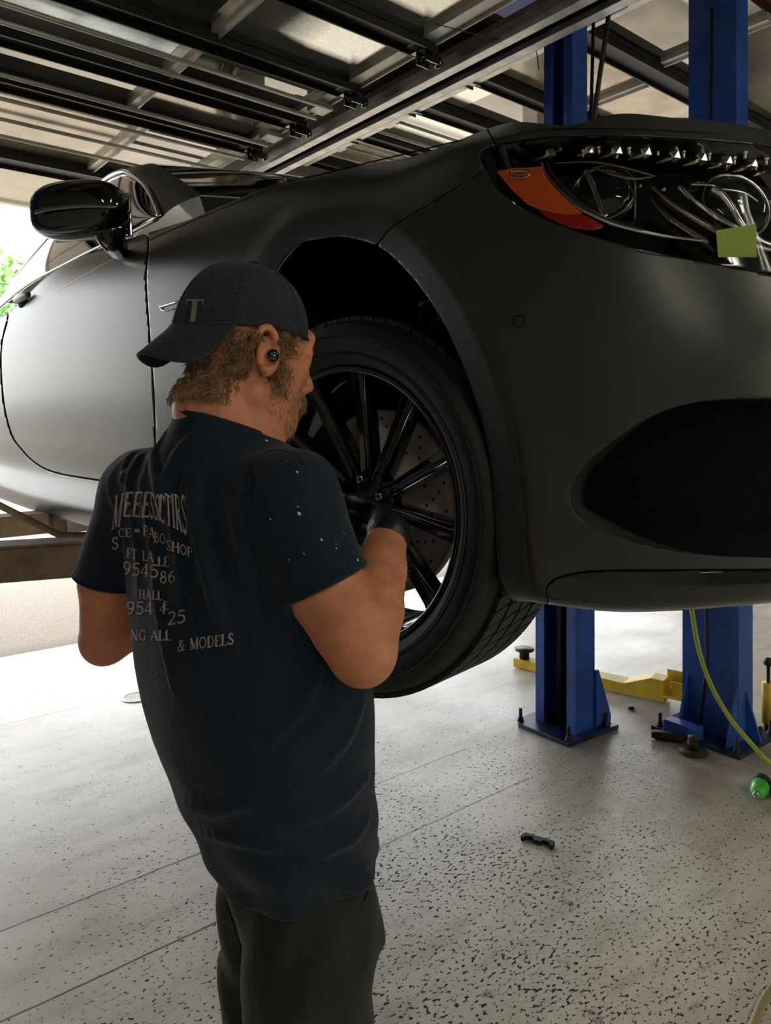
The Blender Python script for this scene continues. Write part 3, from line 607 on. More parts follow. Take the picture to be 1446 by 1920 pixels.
sh = px_sdf(head_poly); si = px_sdf(int_poly); sd_ = px_sdf(door_poly); sb = px_sdf(bump_poly); sp = px_sdf(spo_poly)
uu = UV[..., 0]
sd_ = np.where((uu < -.4) & (uu > -3), sd_, -big); sb = np.where(uu > -.1, sb, -big)
sh = np.where(uu > .1, sh, -big); si = np.where(uu > .1, si, -big); sp = np.where(uu > .1, sp, -big)
frontbeyond = (uu > .5) & (PX[..., 0] > 3500); sb = np.where(frontbeyond | (~valid & (uu > .2)), big, sb)
def clip_grid(f, off=0.0, mask=None):
    """part of the body surface where f > 0, cut cleanly along f = 0"""
    P = G-GN*off; nt_, nw_ = f.shape; pos = f > 0
    q = pos[:-1, :-1].astype(int)+pos[1:, :-1]+pos[1:, 1:]+pos[:-1, 1:]
    verts = []; idx = {}; faces = []
    def vid(i, j):
        k = (i, j)
        if k not in idx: idx[k] = len(verts); verts.append(tuple(P[i, j]))
        return idx[k]
    def eid(a, b):
        if a > b: a, b = b, a
        k = (a, b)
        if k not in idx:
            fa, fb = f[a], f[b]; fa = max(-40, min(40, fa)); fb = max(-40, min(40, fb)); t = fa/(fa-fb); idx[k] = len(verts); verts.append(tuple(P[a]*(1-t)+P[b]*t))
        return idx[k]
    I, J = np.nonzero(q > 0)
    for i, j in zip(I.tolist(), J.tolist()):
        c = [(i, j), (i+1, j), (i+1, j+1), (i, j+1)]
        if q[i, j] == 4: faces.append([vid(*k) for k in c]); continue
        poly = []
        for a, b in zip(c, c[1:]+c[:1]):
            if pos[a]: poly.append(vid(*a))
            if pos[a] != pos[b]: poly.append(eid(a, b))
        if len(poly) > 2: faces.append(poly)
    return verts, faces
def surf(name, f, m, parent=car, off=0.0, thick=.004, lab=None):
    v, fc = clip_grid(f, off); me = bpy.data.meshes.new(name); o_ = parent.matrix_basis.translation if parent is car else car.matrix_basis.translation
    me.from_pydata([tuple(Vector(p)-o_) for p in v], [], fc); me.polygons.foreach_set('use_smooth', [True]*len(me.polygons)); me.materials.append(M[m])
    bm = bmesh.new(); bm.from_mesh(me); bmesh.ops.dissolve_degenerate(bm, dist=1e-5, edges=bm.edges); bm.normal_update()
    # consistent outward orientation
    if bm.faces:
        k = sum(1 if (f_.normal.dot(f_.calc_center_median()+o_-cw(-1, -1.0, 1.5)) > 0) else -1 for f_ in list(bm.faces)[::17])
        if k < 0: bmesh.ops.reverse_faces(bm, faces=bm.faces)
    bm.to_mesh(me); bm.free()
    o = bpy.data.objects.new(name, me); COL.objects.link(o); o.parent = parent
    if thick:
        s = o.modifiers.new('thick', 'SOLIDIFY'); s.thickness = thick; s.offset = -1
    if lab: o['label'] = lab
    return o
g = 1.5
na_ = -sa_px
# quarter / sill split from front fender along the line of the door's front gap
fd = np.minimum.reduce([sd_-g])
front_line = np.where(uu > -.93, 1, -1)*50.0
gy = np.array([300, 440, 470, 520, 580, 660, 740, 810, 880, 905, 960, 1100]); gxx = np.array([280, 278, 278, 274, 277, 283, 289, 291, 292, 290, 288, 286])
fu = np.where(valid, PX[..., 0]-np.interp(PX[..., 1], gy, gxx), 50.0); fu = np.where(uu < -1.6, -60.0, fu)
sill_z = (1.245-GZ)*1000
fender = np.minimum.reduce([-sd_-g, -sb-g, na_, -sh-g, fu, np.maximum(-sill_z-g, (uu+.2)*1000)])
sill = np.minimum.reduce([-sd_-g, na_, -(uu+.2)*1000, np.where(fu > 0, sill_z-g, big)])
surf('door_panel', fd, 'paint')
surf('front_fender', fender, 'paint')
surf('rear_quarter_and_sill', sill, 'paint')
surf('front_bumper', np.minimum.reduce([sb-g, -si, -sh-g, -sp-g, na_]), 'paint')
surf('front_lip', np.minimum(sp-g, na_), 'gloss', lab='gloss black lower lip')
# arch lining and dark body shell inside the panels (shows in the gaps)
shell_f = np.minimum.reduce([na_-8, -sh-6, -si-6, -sb+ 0*sb+big*2])
shell = surf('inner_body', shell_f, 'liner', off=.012, thick=0)
def body_bvh(off=0.0):
    P = G-GN*off; nt_, nw_ = P.shape[:2]; st = 2
    ii = np.arange(0, nt_, st); jj = np.arange(0, nw_, st); Q = P[ii][:, jj]; a, b = Q.shape[:2]
    vs = [tuple(p) for p in Q.reshape(-1, 3)]; fs = [(i*b+j, (i+1)*b+j, (i+1)*b+j+1, i*b+j+1) for i in range(a-1) for j in range(b-1)]
    return BVHTree.FromPolygons(vs, fs)
BV = {}
def hit(px, py, off=0.0):
    if off not in BV: BV[off] = body_bvh(off)
    o = Vector((0, 0, CH)); p, n, i, d = BV[off].ray_cast(o, ray(px, py).normalized(), 10)
    if p is None:
        if off <= 0: return None, None
        p, n = hit(px, py)
        if p is None: return None, None
        r = ray(px, py).normalized(); return p+r*(off/max(.35, -r.dot(n))), n
    if n.dot(o-p) < 0: n = -n
    return p, n
# wheel well
mb = MB(); loop = []
for (a, b) in arch_uz:
    b = max(b, 1.165)
    j = np.unravel_index(np.argmin((UZ[..., 0]-a)**2+(UZ[..., 1]-b)**2), sa.shape); loop.append((a, float(UV[j][1]) if b > 1.15 else 0.0, b))
n_ = len(loop); vs = []
for d in (.006, .03, .36):
    for (a, v, b) in loop:
        k = 1 if d < .01 else (1.04 if d < .1 else 1.0); vs.append(cw(cx_+(a-cx_)*k, v-d, 1.42+(b-1.42)*k))
fs = [(r*n_+i, r*n_+i+1, (r+1)*n_+i+1, (r+1)*n_+i) for r in range(2) for i in range(n_-1)]
fs.append(tuple(range(2*n_, 3*n_))); mb.add(vs, fs, True); mb.build('wheel_well_liner', 'liner', car)
# suspension strut visible as a dark shape above the tyre
mb = MB(); mb.tube([cw(.0, -.30, 1.40), cw(-.02, -.33, 1.95)], [.055, .05], 16); mb.tube([cw(.02, -.20, 1.72), cw(.02, -.32, 1.76)], .02, 10); mb.build('suspension_strut', 'black', car)
mb = MB(); mb.box(cw(.03, -.24, 1.73), (.10, .05, .04), CU, CV); mb.build('suspension_bracket', 'steel', car, bevel=.006)
# hood: from the top edge of the side band to the centre line, both sides
hm = tt >= 4.7; hi = np.nonzero(hm)[0]; ED = G[hi, -1]; euv = UV[hi, -1]
NK = 26; hv = []; uc = np.interp(tt[hi], [4.7, 5, 8, 10, 12, 14, 16], [-1.12, -.95, -.2, .2, .45, .62, .72])
def zc(u): return np.interp(u, [-1.2, -.6, 0, .4, .6, .72, .8], [2.27, 2.24, 2.20, 2.13, 2.07, 2.03, 2.0])
for s in (0, 1):
    for a in range(len(hi)):
        e = ED[a]; eu = euv[a]; ez = G[hi[a], -1, 2]
        for k in range(NK):
            t = k/(NK-1); u = eu[0]+(uc[a]-eu[0])*t; v = eu[1]+(-.95-eu[1])*t; z = ez+(zc(uc[a])-ez)*(1-(1-t)**1.8); z += .010*math.exp(-((t-.35)/.07)**2)
            if s: v = -1.9-v
            hv.append(tuple(cw(u, v, z)))
A_ = len(hi)
def hf(s): o = s*A_*NK; return [(o+a*NK+k, o+(a+1)*NK+k, o+(a+1)*NK+k+1, o+a*NK+k+1) for a in range(A_-1) for k in range(NK-1)]
mb = MB(); mb.add(hv, hf(0)+hf(1), True); hood = mb.build('hood', 'paint', car)
# far side of the body (mirror image) so the car is closed
st_t = list(range(0, NT, 6)); st_w = list(range(0, NWW, 6)); mv = [tuple(cw(UV[i, j, 0], -1.9-UV[i, j, 1], GZ[i, j])) for i in st_t for j in st_w]; b_ = len(st_w)
mb = MB(); mb.add(mv, [(i*b_+j, (i+1)*b_+j, (i+1)*b_+j+1, i*b_+j+1) for i in range(len(st_t)-1) for j in range(b_-1)], True); mb.build('far_side_body', 'paint', car)
# floor pan
mb = MB(); mb.box(cw(-2.15, -.95, 1.16), (3.2, 1.62, .06), CU, CV); mb.box(cw(.40, -.95, 1.30), (.25, 1.3, .16), CU, CV); mb.build('floor_pan', 'liner', car)
# grooves drawn as thin strips: hood shut line
def on(pts, off=0.0, k=5): 
    out = []
    for (x, y) in poly_smooth(pts, k):
        p, n = hit(x, y, off)
        if p is not None: out.append(p)
    return out
SHUT = on([(277, 452), (350, 419), (440, 382), (527, 345), (620, 316), (700, 296), (790, 277), (868, 262)])
mb = MB(); mb.tube(SHUT, .0016, 6); mb.build('hood_shut_line', 'liner', car)
mb = MB(); mb.tube(on([(930, 262), (992, 248), (1040, 243), (1150, 242), (1271, 247), (1360, 253), (1446, 262), (1600, 285)]), .0015, 6); mb.build('hood_shut_line', 'liner', car)
mb = MB(); mb.tube(on([(0, 608), (60, 575), (130, 532), (200, 492), (277, 454)]), .0011, 6); mb.build('door_crease', 'dkchrome', car)
# -------------------------------------------------- greenhouse
rail = [(-1.10, -.12, 2.142), (-1.28, -.18, 2.249), (-1.52, -.25, 2.377), (-1.77, -.31, 2.486), (-1.99, -.36, 2.562), (-2.28, -.40, 2.603), (-2.67, -.42, 2.575), (-3.10, -.41, 2.487), (-3.52, -.40, 2.377), (-3.94, -.38, 2.212)]
rail_w = smooth([cw(*p) for p in rail], 6)
belt = smooth([cw(u, v, z) for u, v, z in ((-1.08, -.10, 2.125), (-1.3, -.10, 2.12), (-1.6, -.10, 2.12), (-2.0, -.10, 2.11), (-2.4, -.10, 2.095), (-2.87, -.11, 2.05), (-3.3, -.16, 2.03), (-3.9, -.28, 2.02))], 6)
def strip(name, A_l, B_l, m, nseg=8, bulge=0.0, parent=car, thick=.0, lab=None):
    mb = MB(); K = 40; vs = []
    def at(L, t):
        f = t*(len(L)-1); i = min(int(f), len(L)-2); return L[i].lerp(L[i+1], f-i)
    for i in range(K+1):
        a = at(A_l, i/K); b = at(B_l, i/K); w_ = b-a; nn = CV*1.0
        for j in range(nseg+1):
            t = j/nseg; vs.append(a+w_*t+nn*(bulge*4*t*(1-t)))
    mb.add(vs, [(i*(nseg+1)+j, (i+1)*(nseg+1)+j, (i+1)*(nseg+1)+j+1, i*(nseg+1)+j+1) for i in range(K) for j in range(nseg)], True)
    o = mb.build(name, m, parent)
    if thick: s = o.modifiers.new('t', 'SOLIDIFY'); s.thickness = thick
    if lab: o['label'] = lab
    return o
strip('side_window', belt, rail_w, 'dglass', bulge=.02)
# A pillar and roof rail in body colour, windscreen, roof
inner = smooth([cw(u, v, z) for u, v, z in ((-1.05, -.235, 2.225), (-1.35, -.30, 2.366), (-1.65, -.38, 2.498), (-1.88, -.44, 2.590), (-2.14, -.50, 2.655), (-2.46, -.54, 2.690), (-2.88, -.55, 2.655), (-3.3, -.54, 2.55), (-3.7, -.50, 2.40), (-4.0, -.45, 2.24))], 6)
strip('roof_pillar', rail_w, inner, 'paint', bulge=.018)
cen = smooth([cw(u, -.95, z) for u, z in ((-.80, 2.27), (-1.05, 2.37), (-1.35, 2.50), (-1.65, 2.60), (-1.95, 2.66), (-2.4, 2.70), (-2.9, 2.68), (-3.4, 2.56), (-3.8, 2.40), (-4.1, 2.24))], 6)
K0 = int(len(inner)*.36)
strip('windscreen', inner[:K0+1], cen[:K0+1], 'dglass')
strip('roof', inner[K0:], cen[K0:], 'gloss')
mir = lambda L: [cw((p-CW).dot(CU), -1.9-(p-CW).dot(CV), p.z) for p in L]
strip('far_roof', mir(inner), cen, 'gloss'); strip('far_window', mir(belt), mir(inner), 'dglass')
# cowl: black strip between hood and windscreen, shoulder filler under the glass
strip('cowl_panel', smooth([cw(-.98, -.21, 2.135), cw(-.85, -.6, 2.21), cw(-.72, -.95, 2.235)], 5), smooth([cw(-1.07, -.235, 2.225), cw(-.95, -.6, 2.25), cw(-.85, -.95, 2.285)], 5), 'paint')
ed = [Vector(G[i, -1]) for i in range(0, hi[0]+8, 6)]; be = [cw((p-CW).dot(CU), -.20, p.z+.0) for p in ed]
strip('window_sill', ed, be, 'paint')
# chrome trims: window surround
def tubeo(name, pts, r, m, parent=car, n=8, lab=None):
    mb = MB(); mb.tube(pts, r, n); o = mb.build(name, m, parent)
    if lab: o['label'] = lab
    return o
off_ = CV*.012
tubeo('window_trim', [p+off_ for p in rail_w], .0085, 'chrome', lab='bright chrome window trim')
tubeo('window_trim', [p+off_*.3+Vector((0, 0, -.025))+CV*.012 for p in rail_w[3:]], .004, 'chrome')
tubeo('window_trim', [p+CV*.01 for p in belt], .006, 'dkchrome')
# door mirror
mc = Vector(atY(150, 396, 2.30)); mx = (CU*.10-CV*-.0)
X_ = Vector((1, -.12, .05)).normalized(); Yv = Vector((.12, 1, 0)).normalized(); Zv = X_.cross(Yv)
mb = MB(); vs = []; n1, n2 = 36, 24
for i in range(n2+1):
    ph = PI*i/n2
    for k in range(n1):
        th = 2*PI*k/n1; ex = .72
        f = lambda c: math.copysign(abs(c)**ex, c)
        x = f(math.cos(ph)); rr = abs(math.sin(ph))**ex; y = rr*f(math.cos(th)); z = rr*f(math.sin(th))
        hgt = .088*(1-.12*x)*(1.0 if z > 0 else .92+.1*x); X0 = .150*x
        vs.append(mc+X_*X0+Yv*(.085*y)+Zv*(hgt*z+.010*x))
mb.add(vs, [(i*n1+k, (i+1)*n1+k, (i+1)*n1+(k+1)%n1, i*n1+(k+1)%n1) for i in range(n2) for k in range(n1)], True)
mirror = mb.build('side_mirror', 'gloss', car)
mb = MB(); mb.box(mc+Yv*.078+Vector((0, 0, 0)), (.26, .01, .14), X_, Yv, Zv); q = mb.build('mirror_glass', 'chrome', car, bevel=.004); 
s0 = Vector(atY(203, 425, 2.28)); s1 = Vector(atY(226, 462, 2.36)); ft, _ = hit(212, 462)
mb = MB(); mb.tube([mc+X_*.09+Zv*-.04, Vector(atY(208, 446, 2.36)), Vector(atY(222, 468, 2.46))], [.055, .042, .034], 14); mb.build('mirror_arm', 'gloss', car)
tubeo('mirror_trim', [atY(178, 441, 2.24), atY(187, 455, 2.28), atY(201, 470, 2.32)], .004, 'chrome')
mb = MB(); sl_ = [atY(66, 398, 2.215), atY(100, 391, 2.205), atY(160, 386, 2.20), atY(220, 388, 2.215)]; mb.tube(smooth(sl_, 5), .006, 8); o = mb.build('mirror_indicator', 'dkchrome', car)
# door handle
p, n = hit(50, 562)
if p is not None:
    mb = MB(); mb.ell(p+n*.022, (.115, .018, .022), 20, (CU, CV, Vector((0, 0, 1)))); mb.build('door_handle', 'paint', car)
    mb = MB(); mb.ell(p-n*.0+Vector((0, 0, -.015))-CU*.03, (.06, .02, .02), 16, (CU, CV, Vector((0, 0, 1)))); mb.build('handle_recess', 'liner', car)
# fender badge
bp = [(301, 576), (334, 566), (339, 567), (332, 578), (307, 583)]
pts = [hit(x, y)[0]+hit(x, y)[1]*.003 for x, y in bp]
tubeo('fender_badge', pts+[pts[0]], .0022, 'chrome', lab='small chrome fender badge')
badge_o = bpy.data.objects['fender_badge']
def ring(name, x, y, rpx, r, m, off=.001):
    pts = []
    for k in range(25):
        a = 2*PI*k/24; p, n = hit(x+rpx*math.cos(a), y+rpx*math.sin(a))
        if p is not None: pts.append(p+n*off)
    return tubeo(name, pts, r, m)
ring('parking_sensor', 974, 602, 11, .0010, 'liner')
# -------------------------------------------------- intake
def recess(name, poly, depth, m, floor_m, parent=car, scale_in=.985, fname=None):
    top = []; bot = []
    cx = sum(p[0] for p in poly)/len(poly); cy = sum(p[1] for p in poly)/len(poly)
    for (x, y) in poly:
        if x > 1790: x = 1790
        p, n = hit(x, y)
        if p is None: continue
        top.append(p-n*.001); q = p-n*depth+(hit(cx, cy)[0]-p)*(1-scale_in); bot.append(q)
    n_ = len(top); mb = MB(); mb.add(top+bot, [(i, (i+1)%n_, n_+(i+1)%n_, n_+i) for i in range(n_)], True); o = mb.build(name, m, parent)
    return o, top, bot
o_int, tp_, bt_ = recess('intake_surround', int_poly, .075, 'paint', None, scale_in=.965)
surf('intake_grille', si+60, 'grille' if 'grille' in M else 'liner', off=.078, thick=0)
# wavy grille mesh, one part
mb = MB()
for r in range(12):
    for c in range(14):
        x0 = 1080+c*44+(r%2)*22; y0 = 775+r*20
        if sdf_poly(np.array([[x0, y0]]), int_poly)[0] < 18: continue
        pts = [hit(x0+22*math.cos(a), y0-12*math.sin(a), .06)[0] for a in np.linspace(.1, PI-.1, 7)]
        if all(q is not None for q in pts): mb.tube(pts, .0016, 5)
mb.build('intake_mesh', 'liner', car)
# -------------------------------------------------- headlamp
o_h, t_h, b_h = recess('headlamp_housing', head_poly, .07, 'gloss', None, scale_in=.985)
surf('headlamp_bowl', sh+12, 'gloss', off=.070, thick=0)
surf('headlamp_lens', sh-1.5, 'lens', off=.001, thick=.003, lab='clear headlamp lens')
def patch(name, poly, off, m, thick=.002, lab=None): return surf(name, np.minimum(px_sdf(poly), sh-2), m, off=off, thick=thick, lab=lab)
# amber and red side reflectors
patch('side_reflector', [(926, 314), (960, 308), (1012, 305), (1018, 322), (1034, 345), (1062, 372), (1090, 395), (1060, 398), (1020, 391), (985, 378), (955, 350)], .010, 'amber', lab='amber reflector in the lamp')
patch('side_reflector', [(985, 378), (1020, 391), (1060, 398), (1090, 395), (1116, 410), (1137, 421), (1105, 427), (1070, 422), (1025, 404)], .010, 'red', lab='dark red lower reflector')
def ptube(name, pts, off, r, m, k=6, lab=None):
    P_ = on(pts, off, k)
    if len(P_) < 2: return
    if isinstance(r, tuple):
        K = len(P_); r = [r[0]+(r[1]-r[0])*abs(2*i/(K-1)-1)**1.5 for i in range(K)]
    return tubeo(name, P_, r, m, lab=lab)
pts = [(958, 324), (966, 321), (985, 321), (993, 324), (990, 331), (975, 334), (960, 332), (958, 324)]
ptube('reflector_ring', pts, .006, .0022, 'chrome', 3)
ptube('lamp_bezel', [(1016, 306), (1026, 330), (1048, 358), (1080, 386), (1120, 408), (1165, 425), (1240, 442), (1328, 453)], .020, (.0065, .002), 'chrome', lab='chrome sweep round the outer lamp')
ptube('lamp_bezel', [(1026, 305), (1036, 327), (1060, 355), (1094, 384), (1130, 404)], .026, (.005, .002), 'dkchrome')
ptube('lamp_bezel', [(1040, 307), (1090, 304), (1140, 308), (1190, 320), (1228, 331)], .020, (.0035, .001), 'dkchrome')
ptube('lamp_bezel', [(1228, 331), (1190, 336), (1150, 328), (1110, 312)], .022, (.003, .001), 'dkchrome')
ptube('lamp_bezel', [(1222, 350), (1262, 385), (1320, 422), (1380, 452), (1446, 470), (1520, 480)], .020, (.007, .003), 'dkchrome')
ptube('lamp_bezel', [(1272, 350), (1300, 378), (1345, 410), (1400, 440), (1446, 460), (1500, 470)], .028, (.006, .004), 'chrome')
ptube('lamp_bezel', [(1281, 353), (1300, 375), (1320, 392), (1345, 412)], .018, (.004, .0015), 'chrome')
# broad grey fin between the two lamps
patch('lamp_fin', [(1222, 350), (1262, 348), (1290, 372), (1320, 402), (1342, 420), (1345, 440), (1310, 425), (1262, 393)], .030, 'dkchrome', lab='smoked grey fin between the lamp projectors')
# projectors
for (cx, cy, rx, xb) in ((1130, 362, 62, 0), (1380, 385, 70, 1)):
    p, n = hit(cx, cy, .05); pr = empty('p', p) if False else None
    mb = MB(); r_ = rx/1150; mb.lathe([(r_, -.012), (r_, .0), (r_*.96, .004), (r_*.9, .0)], 40, p, n); mb.build('projector_ring', 'dkchrome', car)
    mb = MB(); mb.lathe([(r_*.9*math.cos(t), .018*math.sin(t)) for t in np.linspace(0, PI/2, 8)], 40, p, n); mb.build('projector_lens', 'crystal2' if 'crystal2' in M else 'dglass', car)
ptube('projector_bar', [(1100, 322), (1108, 340), (1118, 365), (1128, 395), (1136, 408)], .030, .0060, 'chrome')
ptube('projector_bar', [(1104, 322), (1130, 318), (1160, 326), (1180, 345), (1190, 375), (1190, 412)], .032, .0016, 'dkchrome')
ptube('projector_bar', [(1334, 354), (1352, 366), (1372, 392), (1388, 420), (1408, 448)], .030, .0075, 'chrome')
ptube('projector_bar', [(1296, 346), (1340, 348)], .02, .0015, 'chrome'); ptube('projector_bar', [(1354, 354), (1395, 362), (1420, 378)], .02, .0015, 'chrome')
# crystal row
M['gem'] = mat('cut_crystal', (.75, .72, .66), .08, .9, .8)
gems = [(1033, 289, 1033, 269), (1072, 277, None, None), (1106, 284, 1113, 273), (1156, 285, 1143, 267), (1210, 287, 1199, 268), (1264, 293, 1253, 270), (1314, 298, 1301, 274), (1361, 303, 1349, 279), (1408, 309, 1396, 286), (1446, 316, 1436, 297)]
for (x, y, x2, y2) in gems:
    p, n = hit(x, y, .028)
    if p is None: continue
    mb = MB(); s = .0115 if x2 else .006
    ico = bmesh.new(); bmesh.ops.create_icosphere(ico, subdivisions=1, radius=s); vs = [p+v.co for v in ico.verts]; fs = [tuple(v.index for v in f.verts) for f in ico.faces]; ico.free(); mb.add(vs, fs); mb.build('crystal', 'gem', car)
    if x2:
        q, _ = hit(x-34, y+14, .034)
        if q is not None: mb = MB(); mb.tube([q, p], [.0015, .0085], 7); mb.build('crystal_cone', 'dkchrome', car)
        for dx_, sc_ in ((0, .0058), (-19, .0042)):
            q, _ = hit(x2+dx_, y2+(10 if dx_ else 0), .024)
            if q is not None:
                mb = MB(); mb.ell(q, (sc_, sc_, sc_), 8); mb.tube([q, q+Vector((0, 0, -.012))], [sc_*.8, sc_*.5], 6); mb.build('crystal', 'gem', car)
mb = MB(); p, n = hit(950, 292, .03); 
if p: mb.box(p, (.055, .004, .012), (on([(915, 298), (985, 286)], .03)[-1]-on([(915, 298), (985, 286)], .03)[0]).normalized(), n); mb.build('lamp_tab', 'dkchrome', car)
ptube('lamp_bezel', [(905, 296), (960, 272), (1040, 259), (1154, 258), (1271, 263), (1446, 277)], .03, .0018, 'dkchrome')
# green paper note stuck on the lamp lens
nv = [hit(x, y, -.0012) for x, y in ((1343, 432), (1418, 420), (1419, 482), (1347, 482))]
mb = MB(); c4 = [a[0] for a in nv]; nn = nv[0][1]; mb.add(c4+[c-nn*.0006 for c in c4], [(0, 1, 2, 3), (7, 6, 5, 4), (0, 4, 5, 1), (1, 5, 6, 2), (2, 6, 7, 3), (3, 7, 4, 0)])
tag(mb.build('paper_note', mat('green_paper', (.20, .27, .02), .6), None, loc=c4[3]), 'yellow-green paper note stuck on the headlamp lens near the right edge', 'note')
# -------------------------------------------------- wheel
tw = math.radians(50); WD = Vector((math.sin(tw), -math.cos(tw), 0)); WN = Vector((-math.cos(tw), -math.sin(tw), 0)); WZ = Vector((0, 0, 1))
WC = Vector(atY(646, 948, 1.50))          # centre of the outer rim plane
def wl(r, a, d): return WC+WD*(r*math.cos(a))+WZ*(r*math.sin(a))+WN*d
wheel = empty('front_wheel', (0, 0, 0)); wheel.parent = car; wheel.location = (0, 0, 0)
# wheel parts are sub-parts of the wheel hub mesh; build the rim barrel as the part
def build_sub(mb, name, m, par, **k):
    o = mb.build(name, m, car, **k); o.parent = par; return o
bpy.data.objects.remove(wheel)
RR, RTy = .281, .374
def wlathe(prof, n=96):
    mb = MB(); vs = []
    for (r, d) in prof:
        for k in range(n): vs.append(wl(r, 2*PI*k/n, d))
    K = len(prof); mb.add(vs, [(i*n+k, i*n+(k+1)%n, (i+1)*n+(k+1)%n, (i+1)*n+k) for i in range(K-1) for k in range(n)], True); return mb
wh = wlathe([(RR-.012, .0), (RR-.004, .006), (RR+.002, .002), (RR, -.012), (RR-.018, -.03), (RR-.022, -.09), (RR-.03, -.22)]).build('front_wheel', 'rimblk', car)
wh['label'] = 'gloss black multi-spoke wheel'
ty = wlathe([(RR-.004, -.004), (RR+.010, .012), (RR+.030, .022), (RR+.055, .026), (RR+.080, .018), (RTy-.012, .004), (RTy-.004, -.010), (RTy, -.03), (RTy+.002, -.10), (RTy+.002, -.13), (RTy, -.20), (RTy-.006, -.222), (RTy-.03, -.245), (RR, -.24)], 160); build_sub(ty, 'tyre', 'tyre', wh)
# tread blocks: grooves as raised blocks round the tread
mb = MB(); nb_ = 72
for row, (d0, d1, sh_) in enumerate(((-.012, -.052, 0), (-.060, -.100, .4), (-.108, -.148, .8), (-.156, -.205, 1.2))):
    for k in range(nb_):
        a0 = 2*PI*(k+sh_*.5)/nb_; a1 = a0+2*PI/nb_*.86; tw_ = .035; r0 = RTy-.002; r1 = RTy+.0065
        vs = [wl(r, a+(tw_ if d == d1 else 0), d) for r in (r0, r1) for (a, d) in ((a0, d0), (a1, d0), (a1, d1), (a0, d1))]
        mb.add(vs, [(0, 1, 2, 3), (7, 6, 5, 4), (0, 4, 5, 1), (1, 5, 6, 2), (2, 6, 7, 3), (3, 7, 4, 0)])
build_sub(mb, 'tread', 'tyre', wh)
mb = MB()
for (rr, dd_) in ((RR+.060, .0265), (RR+.022, .0215)): 
    pts = [wl(rr, 2*PI*k/96, dd_) for k in range(97)]; mb.tube(pts, .0018, 6)
build_sub(mb, 'sidewall_ribs', 'tyre', wh)
NS = 12
for k in range(NS):
    a = PI/2-math.radians(7)+2*PI*k/NS; mb = MB(); prof_ = []
    segs = [(.050, -.062, .015, .018), (.10, -.052, .0155, .016), (.16, -.036, .0165, .015), (.22, -.020, .0175, .014), (.258, -.010, .020, .012), (RR-.004, -.005, .026, .012)]
    vs = []
    for (r, d, hw_, th_) in segs:
        c = wl(r, a, d); t_ = -WD*math.sin(a)+WZ*math.cos(a)
        for (x, y) in ((-hw_, -.03), (-hw_, -.006), (-hw_*.86, th_*.4), (-hw_*.25, -.004), (hw_*.25, -.004), (hw_*.86, th_*.4), (hw_, -.006), (hw_, -.03)): vs.append(c+t_*x+WN*y)
    K = len(segs); mb.add(vs, [(i*8+j, i*8+(j+1)%8, (i+1)*8+(j+1)%8, (i+1)*8+j) for i in range(K-1) for j in range(8)]+[tuple(range(8)), tuple(range(K*8-8, K*8))])
    build_sub(mb, 'spoke', 'rimblk', wh, bevel=.002)
build_sub(wlathe([(0, -.050), (.030, -.050), (.034, -.055), (.070, -.058), (.078, -.066), (.078, -.12), (0, -.12)], 48), 'hub', 'rimblk', wh)
for k in range(5):
    mb = MB(); mb.lathe([(0, -.012), (.0125, -.012), (.0125, .004), (.009, .012), (0, .012)], 6, wl(.052, 2*PI*(k+.3)/5, -.055), WN); build_sub(mb, 'wheel_bolt', 'dkchrome', wh)
# brake
db = wlathe([(.075, -.085), (.10, -.100), (.112, -.106), (.192, -.106), (.194, -.110), (.194, -.135), (.1, -.135)], 72).build('brake_disc', 'disc', car)
mb = MB()
for k in range(20):
    for j in range(4):
        a = 2*PI*k/20+j*.09; c = wl(.128+.016*j, a, -.1058); mb.lathe([(0, .0006), (.0032, .0006), (.0032, 0)], 8, c, WN)
build_sub(mb, 'drill_holes', 'liner', db)['kind'] = 'stuff'
build_sub(wlathe([(.0, -.070), (.062, -.070), (.074, -.076), (.078, -.104)], 48), 'disc_hat', 'dkchrome', db)
mb = MB(); vs = []
for d in (-.070, -.155):
    for i in range(13):
        a = PI*.68+PI*.42*i/12
        vs.append(wl(.145, a, d)); vs.append(wl(.212, a, d))
n_ = 26; fs = [(2*i, 2*i+1, 2*i+3, 2*i+2) for i in range(12)]+[(n_+2*i, n_+2*i+2, n_+2*i+3, n_+2*i+1) for i in range(12)]+[(2*i+1, n_+2*i+1, n_+2*i+3, 2*i+3) for i in range(12)]+[(2*i, 2*i+2, n_+2*i+2, n_+2*i) for i in range(12)]+[(0, n_, n_+1, 1), (24, 25, n_+25, n_+24)]
mb.add(vs, fs); mb.build('brake_caliper', 'black', car, bevel=.006)
mb = MB(); mb.tube([wl(0, 0, -.12), wl(0, 0, -.26)], .05, 20); mb.tube([wl(0, 0, -.25), cw(0, -.5, 1.30)], .02, 12); mb.build('axle', 'black', car)
